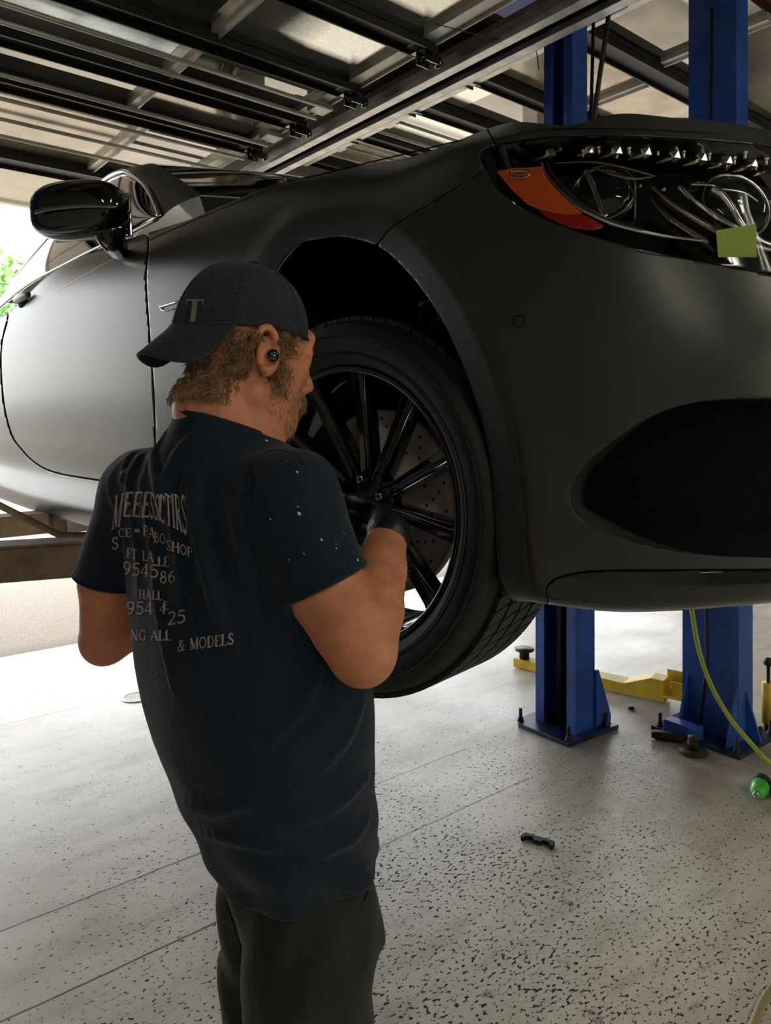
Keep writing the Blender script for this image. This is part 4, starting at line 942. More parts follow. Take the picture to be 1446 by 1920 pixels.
# ================================================================== THE MAN
def V(*a): return np.array(a, float)
def aY(x, y, Y): return np.array(atY(x, y, Y))
class SDF:
    """implicit body on a rectilinear grid, meshed with surface nets"""
    def __init__(s, xs, ys, zs): s.xs, s.ys, s.zs = [np.asarray(a, np.float32) for a in (xs, ys, zs)]; s.d = np.full((len(xs), len(ys), len(zs)), .3, np.float32)
    def blk(s, lo, hi):
        i = [max(0, int(np.searchsorted(a, l))-1) for a, l in zip((s.xs, s.ys, s.zs), lo)]; j = [min(len(a), int(np.searchsorted(a, h))+1) for a, h in zip((s.xs, s.ys, s.zs), hi)]
        sl = tuple(slice(a, b) for a, b in zip(i, j)); X, Y, Z = np.meshgrid(s.xs[sl[0]], s.ys[sl[1]], s.zs[sl[2]], indexing='ij'); return sl, X, Y, Z
    def union(s, sl, d, k):
        a = s.d[sl]
        if k <= 0: s.d[sl] = np.minimum(a, d); return
        h = np.clip(.5+.5*(a-d)/k, 0, 1); s.d[sl] = a+(d-a)*h-k*h*(1-h)
    def cut(s, sl, d, k=0.0):
        a = s.d[sl]
        if k <= 0: s.d[sl] = np.maximum(a, -d); return
        h = np.clip(.5-.5*(a+d)/k, 0, 1); s.d[sl] = a+(-d-a)*h+k*h*(1-h)
    def cone(s, p, q, r1, r2, k=.02, cut=False, m=.06):
        p = np.asarray(p, float); q = np.asarray(q, float); R = max(r1, r2)+m
        sl, X, Y, Z = s.blk(np.minimum(p, q)-R, np.maximum(p, q)+R); e = q-p; L = e@e+1e-12
        t = np.clip(((X-p[0])*e[0]+(Y-p[1])*e[1]+(Z-p[2])*e[2])/L, 0, 1); d = np.sqrt((X-p[0]-e[0]*t)**2+(Y-p[1]-e[1]*t)**2+(Z-p[2]-e[2]*t)**2)-(r1+(r2-r1)*t)
        (s.cut if cut else s.union)(sl, d, k)
    def chain(s, pts, rs, k=.02, **kw):
        for i in range(len(pts)-1): s.cone(pts[i], pts[i+1], rs[i], rs[i+1], k, **kw)
    def ell(s, c, r, R=None, k=.02, cut=False, m=.05):
        c = np.asarray(c, float); R = np.eye(3) if R is None else np.asarray(R, float); rr = max(r)+m
        sl, X, Y, Z = s.blk(c-rr, c+rr); P = np.stack([X-c[0], Y-c[1], Z-c[2]], -1)@R.T/np.array(r); n = np.sqrt((P**2).sum(-1)); g_ = np.sqrt(((P/np.array(r))**2).sum(-1))+1e-9
        d = n*(n-1)/g_; (s.cut if cut else s.union)(sl, d.astype(np.float32), k)
    def loft(s, tab, k=.03, disp=None, power=2.3):
        """tab rows: z, cx, cy, a (across), b (front-back), phi; stack of ovals"""
        tab = np.array(sorted(tab, key=lambda r: r[0])); z0, z1 = tab[0, 0], tab[-1, 0]
        lo = [tab[:, 1].min()-.34, tab[:, 2].min()-.34, z0-.06]; hi = [tab[:, 1].max()+.34, tab[:, 2].max()+.34, z1+.06]
        sl, X, Y, Z = s.blk(lo, hi); zl = s.zs[sl[2]]; zc_ = np.clip(zl, z0, z1)
        I = [np.interp(zc_, tab[:, 0], tab[:, i]) for i in range(1, 6)]; cx, cy, a, b, ph = [i[None, None, :] for i in I]
        dx = X-cx; dy = Y-cy; u = dx*np.cos(ph)-dy*np.sin(ph); v = dx*np.sin(ph)+dy*np.cos(ph)
        n = (np.abs(u/a)**power+np.abs(v/b)**power)**(1/power); d = (n-1)*np.minimum(a, b)*.95
        if disp is not None: d = d-disp(X, Y, Z, np.arctan2(v/b, u/a))
        dz = np.maximum(z0-Z, Z-z1); d = np.where(dz > 0, np.where(d > 0, np.sqrt(np.maximum(d, 0)**2+dz**2), np.maximum(d, dz)), np.maximum(d, dz)); s.union(sl, d.astype(np.float32), k)
    def mesh(s, name, m, parent, loc=None, smooth_it=0):
        D = s.d; neg = D < 0; c = np.zeros(tuple(n-1 for n in D.shape), np.int8)
        for i in (0, 1):
            for j in (0, 1):
                for k in (0, 1): c += neg[i:D.shape[0]-1+i, j:D.shape[1]-1+j, k:D.shape[2]-1+k]
        act = np.argwhere((c > 0) & (c < 8)); vid = -np.ones(c.shape, np.int64); vid[tuple(act.T)] = np.arange(len(act))
        acc = np.zeros((len(act), 3)); cnt = np.zeros(len(act)); cor = [(i, j, k) for i in (0, 1) for j in (0, 1) for k in (0, 1)]; ax = (s.xs, s.ys, s.zs)
        for a in cor:
            for d in range(3):
                if a[d]: continue
                b = list(a); b[d] = 1; ia = act+a; ib = act+b; da = D[tuple(ia.T)]; db = D[tuple(ib.T)]; cr = (da < 0) != (db < 0); t = np.where(cr, da/(da-db+1e-12), 0)
                pa = np.stack([ax[e][ia[:, e]] for e in range(3)], 1); pb = np.stack([ax[e][ib[:, e]] for e in range(3)], 1)
                acc += np.where(cr[:, None], pa+(pb-pa)*t[:, None], 0); cnt += cr
        Vv = acc/cnt[:, None]; F = []
        for d in range(3):
            e1, e2 = (d+1) % 3, (d+2) % 3; sl0 = [slice(None)]*3; sl1 = [slice(None)]*3; sl0[d] = slice(0, -1); sl1[d] = slice(1, None)
            n0 = neg[tuple(sl0)]; n1 = neg[tuple(sl1)]; ed = np.argwhere(n0 != n1); ed = ed[(ed[:, e1] > 0) & (ed[:, e2] > 0) & (ed[:, e1] < D.shape[e1]-1) & (ed[:, e2] < D.shape[e2]-1)]
            if not len(ed): continue
            flip = n0[tuple(ed.T)]; q = []
            for (o1, o2) in ((1, 1), (0, 1), (0, 0), (1, 0)):
                cc = ed.copy(); cc[:, e1] -= o1; cc[:, e2] -= o2; q.append(vid[tuple(cc.T)])
            q = np.stack(q, 1); q[~flip] = q[~flip][:, ::-1]; F.append(q)
        F = np.concatenate(F); F = F[(F >= 0).all(1)]
        for _ in range(smooth_it):
            S = np.zeros_like(Vv); N = np.zeros(len(Vv))
            for a, b in ((0, 1), (1, 2), (2, 3), (3, 0)):
                np.add.at(S, F[:, a], Vv[F[:, b]]); np.add.at(N, F[:, a], 1); np.add.at(S, F[:, b], Vv[F[:, a]]); np.add.at(N, F[:, b], 1)
            Vv = Vv*.5+.5*S/np.maximum(N, 1)[:, None]
        off = np.array(parent.location) if parent is not None else np.zeros(3)
        me = bpy.data.meshes.new(name); me.from_pydata((Vv-off).tolist(), [], F.tolist()); me.polygons.foreach_set('use_smooth', [True]*len(me.polygons)); me.materials.append(M[m] if isinstance(m, str) else m)
        o = bpy.data.objects.new(name, me); COL.objects.link(o)
        if parent is not None: o.parent = parent
        s.out = (Vv, F); return o
man = empty('person', (-.12, 1.13, 0), 'man in a backwards dark cap, navy T-shirt and charcoal shorts working at the wheel hub', 'person')
D2 = math.radians
YT = 1.12
# torso silhouette rows of the shirt: (pixel y, left x, right x, facing angle deg, depth/width ratio, Y)
rows_s = [(862, 236, 600, 40, .50, 1.13), (900, 214, 612, 41, .56, 1.13), (950, 218, 622, 42, .60, 1.13), (1020, 222, 640, 44, .64, 1.13), (1100, 225, 664, 46, .68, 1.13), (1170, 234, 680, 48, .71, 1.12),
          (1240, 250, 689, 50, .74, 1.12), (1310, 270, 692, 52, .77, 1.12), (1380, 290, 692, 53, .78, 1.12), (1450, 317, 694, 54, .79, 1.12), (1510, 343, 698, 54, .80, 1.12), (1560, 372, 707, 54, .82, 1.12), (1610, 396, 712, 54, .84, 1.12), (1660, 408, 716, 54, .85, 1.12)]
def rows_to_tab(rows, grow=0.0):
    t = []
    for (y, l, r, ph, ra, Y) in rows:
        half = (r-l)/2*Y/CF+grow; c = aY((l+r)/2, y, Y); p = D2(ph); a = half/math.sqrt(math.cos(p)**2+(ra*math.sin(p))**2); t.append((c[2], c[0], c[1], a, a*ra, p))
    return t
tor = rows_to_tab(rows_s)
zh = atY(600, 1612, YT).z                                   # hem height
SR = aY(545, 940, 1.01); ER = aY(678, 1212, .95); WR = aY(728, 1000, 1.13)      # right shoulder, elbow, wrist
SL = aY(262, 925, 1.22); EL = aY(200, 1195, 1.29); HUB = np.array(wl(0, 0, -.03))
EL = EL.copy(); dL = HUB+V(.0, -.02, .0)-EL; WL = EL+dL/np.linalg.norm(dL)*.285+V(0, -.01, 0)
NB = aY(425, 800, 1.12); HO = V(-.208, 1.120, 0); HO[2] = atY(500, 668, 1.10).z
# head frame
ph = D2(53); hf_ = V(math.sin(ph), math.cos(ph), -.14); hf_ /= np.linalg.norm(hf_); hl = np.cross(V(0, 0, 1), hf_); hl /= np.linalg.norm(hl); hu = np.cross(hf_, hl); hr = -hl
HR = np.stack([hf_, hl, hu])          # world -> (forward, left, up)
def h(f, l, u): return HO+hf_*f+hl*l+hu*u
# ---------------------------------------------------------------- skin
def ax_(lo, hi, fine, f0, f1, coarse):
    a = list(np.arange(lo, f0, coarse))+list(np.arange(f0, f1, fine))+list(np.arange(f1, hi, coarse)); return np.unique(np.round(a, 5))
S = SDF(ax_(-.62, .10, .0042, -.60, .09, .01), ax_(.78, 1.56, .0042, .84, 1.52, .01), ax_(-.01, 1.76, .0040, 1.06, 1.76, .013))
zn = aY(430, 800, 1.12)[2]
tab_b = [(z, x, y, a-.016, b-.016, p) for (z, x, y, a, b, p) in tor]; tab_b = [(t[0], t[1], t[2], t[3]-(.035 if t[0] < .95 else 0), t[4]-(.035 if t[0] < .95 else 0), t[5]) for t in tab_b if t[0] > .72]
S.loft(tab_b, k=.0)
S.cone(V(tor[0][1], tor[0][2], 1.40), V(-.225, 1.10, 1.455), .085, .062, .05)
S.cone(SR+V(.0, .02, -.01), V(-.22, 1.11, 1.42), .050, .055, .04); S.cone(SL, V(-.27, 1.13, 1.41), .048, .055, .04)
# arms
def arm(s, sh_, el, wr, r, k=.02, m1=None):
    sh_, el, wr = map(np.asarray, (sh_, el, wr)); m1 = sh_*.5+el*.5 if m1 is None else m1; f1 = el*.72+wr*.28; f2 = el*.35+wr*.65
    s.chain([sh_, m1, el*.88+sh_*.12], [r[0], r[1], r[2]], k); s.chain([el*.88+sh_*.12, el, f1], [r[2], r[3], r[4]], k); s.chain([f1, f2, wr], [r[4], r[5], r[6]], k)
arm(S, SR, ER, WR, (.050, .0530, .0505, .045, .045, .038, .0275), .007, aY(608, 1100, .985))
S.ell(ER+V(.004, -.008, -.014), (.030, .030, .030), k=.02)                         # point of the elbow
arm(S, SL, EL, WL, (.048, .0490, .048, .044, .042, .034, .027), .007, aY(204, 1090, 1.27))
S.ell(EL+V(-.006, -.002, -.012), (.028, .028, .028), k=.02)
# hands: palm, four unequal bent fingers and a thumb closing on the hub
def hand(s, wr, fwd, pal, r=1.0, side=1, k=.010, grow=0.0, thumb=True, curl=1.0, only=None):
    """fwd: wrist->knuckles, pal: direction the palm faces, side: +1 thumb on cross(fwd, pal)"""
    fwd = fwd/np.linalg.norm(fwd); pal = pal-fwd*(pal@fwd); pal /= np.linalg.norm(pal); th = np.cross(fwd, pal)*side
    L = .088*r; P = lambda f, t, p: wr+fwd*f*r+th*t*r+pal*p*r
    g = grow
    for t, l in ((.028, .090), (.009, .094), (-.010, .090), (-.027, .082)):
        s.cone(P(.012, t*.6, 0), P(l, t, 0), .0145+g, .0115+g, .014)
    for t, l0, seg, sp in ((.029, .090, (.040, .026, .020), .10), (.0095, .095, (.044, .029, .021), .03), (-.010, .091, (.041, .027, .020), -.05), (-.0275, .083, (.032, .021, .018), -.14)):
        p0 = P(l0, t, 0); ang = .0; pts = [p0]; rr = [.0098+g, .0090+g, .0082+g, .0072+g]
        for q, sg in enumerate(seg):
            ang += (.55, .75, .55)[q]*curl; d = fwd*math.cos(ang)+pal*math.sin(ang)+th*sp; d /= np.linalg.norm(d); pts.append(pts[-1]+d*sg*r)
        s.chain(pts, rr, .004)
    if thumb:
        b = P(.022, .030, .010); t1 = P(.055, .052, .028); t2 = P(.080, .050, .050); s.chain([P(.01, .018, .004), b, t1, t2], [.016+g, .0145+g, .0115+g, .009+g], .008)
fR = np.array(wl(.03, -.3, .0))-WR; palR = V(-.75, .35, .1)
hand(S, WR, fR, palR, 1.0, -1)
fL = HUB-WL; palL = V(.55, .55, .45)
hand(S, WL, fL, palL, 1.0, 1)
# neck and head
S.chain([V(-.235, 1.098, 1.40), V(-.235, 1.098, 1.47), h(-.040, 0, -.085), h(-.018, 0, -.03)], [.062, .060, .058, .056], .01)
S.ell(h(-.010, 0, .040), (.091, .074, .086), HR, .02)
S.ell(h(.030, 0, -.035), (.062, .058, .075), HR, .03)
S.ell(h(.066, 0, -.088), (.026, .030, .022), HR, .025)
for s_ in (1, -1):
    S.cone(h(-.005, .052*s_, -.055), h(.058, .026*s_, -.092), .016, .016, .022)
    S.ell(h(.066, .038*s_, -.012), (.020, .018, .015), HR, .018)
S.ell(h(.082, 0, .040), (.012, .052, .020), HR, .02); S.ell(h(.086, 0, .018), (.011, .046, .008), HR, .012)
for s_ in (1, -1):
    S.ell(h(.097, .031*s_, .003), (.014, .016, .011), HR, .012, cut=True); S.ell(h(.078, .031*s_, .003), (.0135, .0135, .0125), HR, .003)
    S.cone(h(.090, .018*s_, .012), h(.080, .048*s_, .008), .005, .004, .006)
S.cone(h(.088, 0, .012), h(.112, 0, -.026), .0075, .0095, .010)
for s_ in (1, -1): S.ell(h(.103, .010*s_, -.031), (.010, .008, .007), HR, .006)
S.ell(h(.090, 0, -.055), (.012, .024, .016), HR, .015)
S.ell(h(.102, 0, -.051), (.0055, .018, .0045), HR, .004); S.ell(h(.100, 0, -.062), (.0065, .016, .005), HR, .004)
for s_ in (1, -1):                       # ears: rim, lobe, bowl
    c = h(-.012, .076*s_, .000); 
    pts = [h(-.012+.0175*math.cos(t)-.004*math.sin(t), (.077+.006+.004*math.sin(t)**2)*s_, .004+.030*math.sin(t)) for t in np.linspace(-2.0, 2.6, 12)][::1]
    S.chain(pts, [.0052]*12, .003); S.ell(h(-.010, .0775*s_, -.002), (.0155, .0045, .027), HR, .004); S.ell(h(-.006, .0825*s_, -.027), (.008, .005, .009), HR, .005)
    S.ell(h(-.004, .086*s_, -.002), (.006, .005, .010), HR, .003, cut=True)
# legs under the shorts, calves, ankles
HPx, HPz = tor[-1][1], tor[-1][0]
KR = aY(588, 1850, 1.06); KL = aY(512, 1880, 1.20); KR[2] = KL[2] = .52
HRp = aY(585, 1660, 1.09); HLp = aY(520, 1660, 1.17)
S.chain([HRp, KR], [.070, .055], .03); S.chain([HLp, KL], [.070, .055], .03)
AR = KR+V(-.02, -.02, -.43); AL = KL+V(-.075, .06, -.43)
for K_n, A_n in ((KR, AR), (KL, AL)):
    c_ = K_n*.7+A_n*.3+V(-.022, -.015, 0); S.chain([K_n, c_, A_n], [.053, .057, .036], .03)
body = S.mesh('body', 'skin', man, smooth_it=1)
bodyV = S.out[0]
# ---------------------------------------------------------------- gloves
for nm, wr, f_, pl, sd in (('glove', WR, fR, palR, -1), ('glove', WL, fL, palL, 1)):
    lo = wr-.24; hi = wr+.24; Gs = SDF(np.arange(lo[0], hi[0], .0034), np.arange(lo[1], hi[1], .0034), np.arange(lo[2], hi[2], .0034))
    u_ = f_/np.linalg.norm(f_); Gs.cone(wr+u_*-.008, wr+u_*.03, .0315, .028, .01)
    hand(Gs, wr, f_, pl, 1.0, sd, grow=.0022)
    pts = [wr+u_*-.010+.0305*(np.cross(u_, V(0, 0, 1))*math.cos(t)+np.cross(u_, np.cross(u_, V(0, 0, 1)))*math.sin(t)) for t in np.linspace(0, 2*PI, 17)]
    Gs.chain(pts, [.0032]*17, .002)
    Gs.mesh(nm, 'glove', man, smooth_it=1)
# ---------------------------------------------------------------- T-shirt
def fbm(X, Y, Z, f, seed): return np.sin(X*f*1.3+seed+1.7*np.sin(Z*f*.7+seed))*np.sin(Y*f+seed*2.1+1.3*np.sin(X*f*.6))*np.sin(Z*f*.5+seed*.7+np.sin(Y*f*.8))
def tdisp(X, Y, Z, ang):
    d = .0050*fbm(X, Y, Z, 14, 1.0)+.0016*fbm(X, Y, Z, 30, 4.0)
    up = np.clip((Z-1.16)/.14, 0, 1)
    # drapes running down from the shoulders and neck
    d = d+up*.012*(.5-np.abs(np.sin(ang*11+1.5*np.sin(Z*9)+Z*7))**.6)*np.clip(1.2-np.abs(Z-1.34)/.16, 0, 1)
    low = np.clip((1.0-Z)/.15, 0, 1)
    d = d+low*.0045*np.sin(ang*7+Z*22)+low*.003*np.sin(Z*75+3*np.sin(ang*2))
    return d
T_ = SDF(np.arange(-.62, .06, .0042), np.arange(.84, 1.46, .0042), np.arange(zh-.03, 1.53, .0042))
T_.loft(tor, k=0, disp=tdisp, power=2.2)
# shoulders, yoke
T_.cone(SR+V(-.01, .02, .0), V(-.225, 1.115, 1.415), .062, .055, .05); T_.cone(SL+V(.0, 0, .0), V(-.27, 1.13, 1.40), .058, .055, .05)
T_.cone(V(-.25, 1.11, 1.38), V(-.236, 1.098, 1.478), .090, .0745, .045)
# sleeves
def rotm(a): a = a/np.linalg.norm(a); return a
CRt = aY(606, 1097, .985); eR = rotm(CRt-SR); CLt = aY(204, 1087, 1.27); eL = rotm(CLt-SL)
def plane_cut(s, c, n, R):
    c = np.asarray(c); sl, X, Y, Z = s.blk(c-R, c+R); d = (X-c[0])*n[0]+(Y-c[1])*n[1]+(Z-c[2])*n[2]
    s.d[sl] = np.maximum(s.d[sl], d)
nR = rotm(V(.44, -.10, -.90)); nL = rotm(V(-.22, .05, -.95))
Q_ = SDF(T_.xs, T_.ys, T_.zs)
Q_.cone(SR, CRt+eR*.03, .0655, .0625, .0); Q_.cone(SL, CLt+eL*.03, .060, .058, .0)
plane_cut(Q_, CRt, nR, .16); plane_cut(Q_, CLt, nL, .16)
Q_.cone(CRt-eR*.02, CRt+eR*.10, .0572, .060, 0, cut=True); Q_.cone(CLt-eL*.02, CLt+eL*.10, .052, .056, 0, cut=True)
sl, X, Y, Z = Q_.blk((-9, -9, -9), (9, 9, 9)); T_.union(sl, Q_.d, .022)
sl, X, Y, Z = T_.blk((-9, -9, -9), (9, 9, 9))
T_.d = np.maximum(T_.d, (zh+.006*np.sin(X*12+2)+.10*np.clip(X+.12, 0, .2)+.06*np.clip(-.22-X, 0, .2))-Z)     # hem
nk = h(-.048, 0, -.112)
T_.cone(V(-.236, 1.098, 1.44), V(-.222, 1.100, 1.60), .0665, .070, .003, cut=True)
T_.d = np.maximum(T_.d, Z-(1.474+(X+.236)*-.30+(Y-1.098)*-.16))
T0_ = T_.mesh('tmp_cloth', 'shirt', man, smooth_it=1); B0 = BVHTree.FromPolygons([tuple(p) for p in T_.out[0]], [tuple(q) for q in T_.out[1].tolist()]); bpy.data.objects.remove(T0_)
for path, r_ in (([(281, 821), (252, 849), (237, 878), (232, 905)], .0055), ([(291, 823), (265, 857), (248, 894), (244, 925)], .0055), ([(296, 825), (277, 857), (265, 898), (262, 930)], .005),
    ([(391, 792), (350, 833), (326, 870), (310, 915), (307, 965)], .006), ([(403, 794), (367, 833), (338, 874), (322, 925)], .0055), ([(416, 800), (383, 837), (358, 882), (346, 925)], .0055), ([(432, 806), (395, 849), (371, 894), (363, 945), (370, 1000)], .0055),
    ([(312, 812), (299, 822), (291, 857), (299, 910), (303, 960)], .008), ([(300, 1000), (296, 1100), (310, 1200), (330, 1300)], .006), ([(358, 919), (367, 992), (391, 1090), (425, 1190), (470, 1290)], .006), ([(455, 880), (445, 940), (452, 1000), (470, 1070), (520, 1150)], .006),
    ([(600, 1250), (560, 1330), (500, 1400)], .005), ([(680, 1300), (650, 1380), (600, 1440)], .006), ([(690, 1450), (640, 1500), (560, 1540)], .007), ([(345, 1500), (400, 1520), (470, 1500)], .007), ([(375, 1560), (430, 1570), (520, 1590)], .006), ([(690, 1530), (660, 1570), (600, 1600)], .006)):
    P_ = []
    for (x, y) in poly_smooth(path, 4):
        o_ = Vector((0, 0, CH)); p, n, i_, d_ = B0.ray_cast(o_, ray(x, y).normalized(), 5)
        if p is not None and (not P_ or np.linalg.norm(np.array(p)-P_[-1]) < .06): P_.append(np.array(p)+np.array(ray(x, y).normalized())*r_*.35)
    K_ = len(P_)
    if K_ > 2: T_.chain(P_, [r_*(.35+.65*math.sin(PI*(i+.5)/K_)) for i in range(K_)], .009)
shirt = T_.mesh('t_shirt', 'shirt', man, smooth_it=2)
sv, sf = T_.out
SB = BVHTree.FromPolygons([tuple(p) for p in sv], [tuple(q) for q in sf.tolist()])
def shit(px, py, B=None):
    o = Vector((0, 0, CH)); p, n, i, d = (B or SB).ray_cast(o, ray(px, py).normalized(), 5)
    if p is None: return None, None
    if n.dot(o-p) < 0: n = -n
    return p, n
# collar band, hems and seams
def hem_ring(name, c, n, ax0, rad, r):
    c, n, ax0 = V(*c), rotm(np.array(n)), rotm(np.array(ax0)); a = rotm(np.cross(ax0, V(.3, .9, .1))); b = np.cross(ax0, a); pts = []
    for t in np.linspace(0, 2*PI, 41):
        d = a*math.cos(t)+b*math.sin(t); s_ = -(d@n)*rad/(ax0@n); pts.append(Vector(c+d*rad+ax0*s_-ax0*.002))
    mb = MB(); mb.tube(pts, r, 8, cap=False); return mb.build(name, 'shirt', man)
hem_ring('sleeve_hem', CRt, nR, eR, .0612, .0042); hem_ring('sleeve_hem', CLt, nL, eL, .0565, .0040)
def seam_o(name, pts, r, m, B=None, off=.0005, k=5, parent=man):
    out = []
    for (x, y) in poly_smooth(pts, k):
        p, n = shit(x, y, B)
        if p is not None and (not out or (p-out[-1]).length < .028): out.append(p+n*off)
    if len(out) > 1: mb = MB(); mb.tube(out, r, 8); return mb.build(name, m, parent)
cc = V(-.236, 1.098, 1.472); cp = [Vector(cc+V(.0705*math.cos(t), .0705*math.sin(t), -.0105*math.sin(t)-.0205*math.cos(t))) for t in np.linspace(0, 2*PI, 33)]
mb = MB(); mb.tube(cp, .0055, 8, cap=False); mb.build('collar', 'shirt', man)
seam_o('sleeve_seam', [(474, 868), (482, 900), (474, 950), (466, 1000), (462, 1050), (480, 1100), (510, 1135)], .0010, 'shirt')
seam_o('sleeve_seam', [(470, 866), (510, 845), (545, 850), (575, 872)], .0010, 'shirt')
# ---------------------------------------------------------------- shirt lettering: serif strokes laid on the cloth
GL = {}
def _g(ch, w_, strokes): GL[ch] = (w_, strokes)
# stroke: (points, thickness) in a unit-high cell; thick .17 thin .06
K, k_ = .21, .085
def arc(cx, cy, rx, ry, a0, a1, n=14): return [(cx+rx*math.cos(math.radians(a0+(a1-a0)*i/n)), cy+ry*math.sin(math.radians(a0+(a1-a0)*i/n))) for i in range(n+1)]
def srf(x, y, w_=.30): return ([(x-w_/2, y), (x+w_/2, y)], .05)
_g('M', 1.05, [([(.16, 0), (.16, 1)], k_), ([(.18, 1), (.52, .05)], K), ([(.52, .05), (.86, 1)], k_), ([(.88, 1), (.88, 0)], K), srf(.16, .02), srf(.88, .02), srf(.12, .98, .2), srf(.92, .98, .2)])
_g('E', .75, [([(.2, 0), (.2, 1)], K), ([(.1, .975), (.66, .975)], k_), ([(.1, .03), (.70, .03)], k_), ([(.2, .52), (.50, .52)], k_), ([(.66, 1), (.66, .76)], .05), ([(.70, 0), (.70, .26)], .05), ([(.50, .42), (.50, .62)], .04)])
_g('F', .70, [([(.2, 0), (.2, 1)], K), ([(.1, .975), (.64, .975)], k_), ([(.2, .52), (.48, .52)], k_), ([(.64, 1), (.64, .76)], .05), ([(.48, .42), (.48, .62)], .04), srf(.2, .02)])
_g('T', .80, [([(.4, 0), (.4, 1)], K), ([(.06, .97), (.74, .97)], k_), ([(.06, 1), (.06, .74)], .05), ([(.74, 1), (.74, .74)], .05), srf(.4, .02)])
_g('L', .72, [([(.2, 0), (.2, 1)], K), ([(.1, .03), (.66, .03)], k_), ([(.66, 0), (.66, .28)], .05), srf(.2, .98)])
_g('I', .42, [([(.2, 0), (.2, 1)], K), srf(.2, .02), srf(.2, .98)])
_g('A', .92, [([(.12, 0), (.46, 1)], k_), ([(.46, 1), (.80, 0)], K), ([(.25, .34), (.66, .34)], k_), srf(.12, .02, .24), srf(.80, .02, .28)])
_g('R', .85, [([(.2, 0), (.2, 1)], K), ([(.2, .97)]+arc(.38, .75, .26, .22, 90, -90)+[(.2, .53)], .085), ([(.40, .53), (.74, 0)], K), srf(.2, .02), srf(.76, .02, .2), srf(.16, .98, .2)])
_g('P', .76, [([(.2, 0), (.2, 1)], K), ([(.2, .97)]+arc(.40, .73, .26, .24, 90, -90)+[(.2, .49)], .09), srf(.2, .02), srf(.16, .98, .2)])
_g('B', .80, [([(.2, 0), (.2, 1)], K), ([(.1, .97)]+arc(.38, .75, .22, .22, 90, -90)+[(.2, .53)], .085), ([(.2, .53)]+arc(.42, .28, .26, .25, 90, -90)+[(.1, .03)], .10)])
_g('D', .88, [([(.2, 0), (.2, 1)], K), ([(.1, .97)]+arc(.38, .5, .38, .47, 90, -90, 20)+[(.1, .03)], .10)])
_g('S', .66, [(arc(.34, .74, .22, .23, 30, 200)+[(.30, .55), (.42, .45)]+arc(.34, .26, .24, .23, 20, -160), .12), ([(.55, .98), (.55, .72)], .04), ([(.10, .02), (.10, .30)], .04)])
_g('C', .82, [(arc(.46, .5, .35, .47, 50, 310, 22), .12), ([(.72, .98), (.72, .68)], .05)])
_g('O', .90, [(arc(.45, .5, .35, .47, 0, 360, 26), .115)])
_g('0', .72, [(arc(.36, .5, .27, .47, 0, 360, 24), .11)])
_g('H', .98, [([(.2, 0), (.2, 1)], K), ([(.78, 0), (.78, 1)], K), ([(.2, .52), (.78, .52)], k_), srf(.2, .02), srf(.78, .02), srf(.2, .98), srf(.78, .98)])
_g('N', .98, [([(.18, 0), (.18, 1)], k_), ([(.18, 1), (.80, .02)], K), ([(.80, 0), (.80, 1)], k_), srf(.18, .02, .26), srf(.12, .98, .2), srf(.82, .98, .26)])
_g('G', .92, [(arc(.46, .5, .35, .47, 50, 320, 22), .12), ([(.74, .05), (.74, .44)], .13), srf(.72, .46, .26), ([(.72, .98), (.72, .70)], .05)])
_g('9', .68, [(arc(.33, .69, .22, .27, 0, 360, 20), .105), ([(.55, .72), (.53, .42), (.40, .16), (.14, .03)], .12)])
_g('6', .68, [(arc(.34, .31, .22, .27, 0, 360, 20), .105), ([(.12, .30), (.14, .58), (.28, .84), (.54, .97)], .12)])
_g('5', .66, [([(.20, .93), (.58, .93)], .12), ([(.20, .96), (.15, .56)], .06), ([(.15, .56)]+arc(.30, .32, .26, .28, 100, -140), .12)])
_g('4', .70, [([(.47, 0), (.47, 1)], .14), ([(.47, .96), (.06, .30)], .06), ([(.04, .27), (.66, .27)], .09)])
_g('8', .68, [(arc(.33, .74, .19, .22, 0, 360, 18), .10), (arc(.33, .27, .24, .25, 0, 360, 18), .11)])
_g('2', .66, [(arc(.32, .72, .21, .24, 160, -20, 12)+[(.40, .40), (.08, .05)], .11), ([(.06, .05), (.58, .05)], .12), ([(.58, .04), (.62, .2)], .05)])
_g('&', 1.0, [([(.86, .06), (.60, .10), (.34, .62)]+arc(.42, .80, .15, .16, 210, -30)+[(.30, .48), (.14, .32)]+arc(.32, .22, .22, .20, 170, 300)+[(.62, .24), (.76, .48)], .095), srf(.76, .5, .24)])
_g('.', .34, [([(.14, .06), (.15, .06)], .14)]); _g("'", .25, [([(.12, .98), (.10, .74)], .10)]); _g(' ', .42, []); _g('o', .5, [(arc(.25, .5, .10, .10, 0, 360, 10), .2)])
_g('-', .4, [([(.06, .42), (.34, .42)], .08)])
def letter_poly(mb, B, pts, th, org, ux, uy, off):
    P_ = [np.array(p, float) for p in pts]
    if len(P_) < 2: return
    L_, R_ = [], []
    for i, p in enumerate(P_):
        t = P_[min(i+1, len(P_)-1)]-P_[max(i-1, 0)]; t = t/(np.linalg.norm(t)+1e-9); n = np.array([-t[1], t[0]]); L_.append(p+n*th/2); R_.append(p-n*th/2)
    def seg(a, b, m=4): return [a+(b-a)*j/m for j in range(m)]
    LL = []; RR_ = []
    for i in range(len(L_)-1):
        m = max(1, int(np.linalg.norm(P_[i+1]-P_[i])/.12)); LL += seg(L_[i], L_[i+1], m); RR_ += seg(R_[i], R_[i+1], m)
    LL.append(L_[-1]); RR_.append(R_[-1]); pts3 = []
    for a in LL+RR_:
        q = org+ux*a[0]+uy*a[1]; p, n = shit(q[0], q[1], B)
        if p is None: return
        pts3.append(p+n*off)
    K_ = len(LL); mb.add(pts3, [(i, i+1, K_+i+1, K_+i) for i in range(K_-1)])
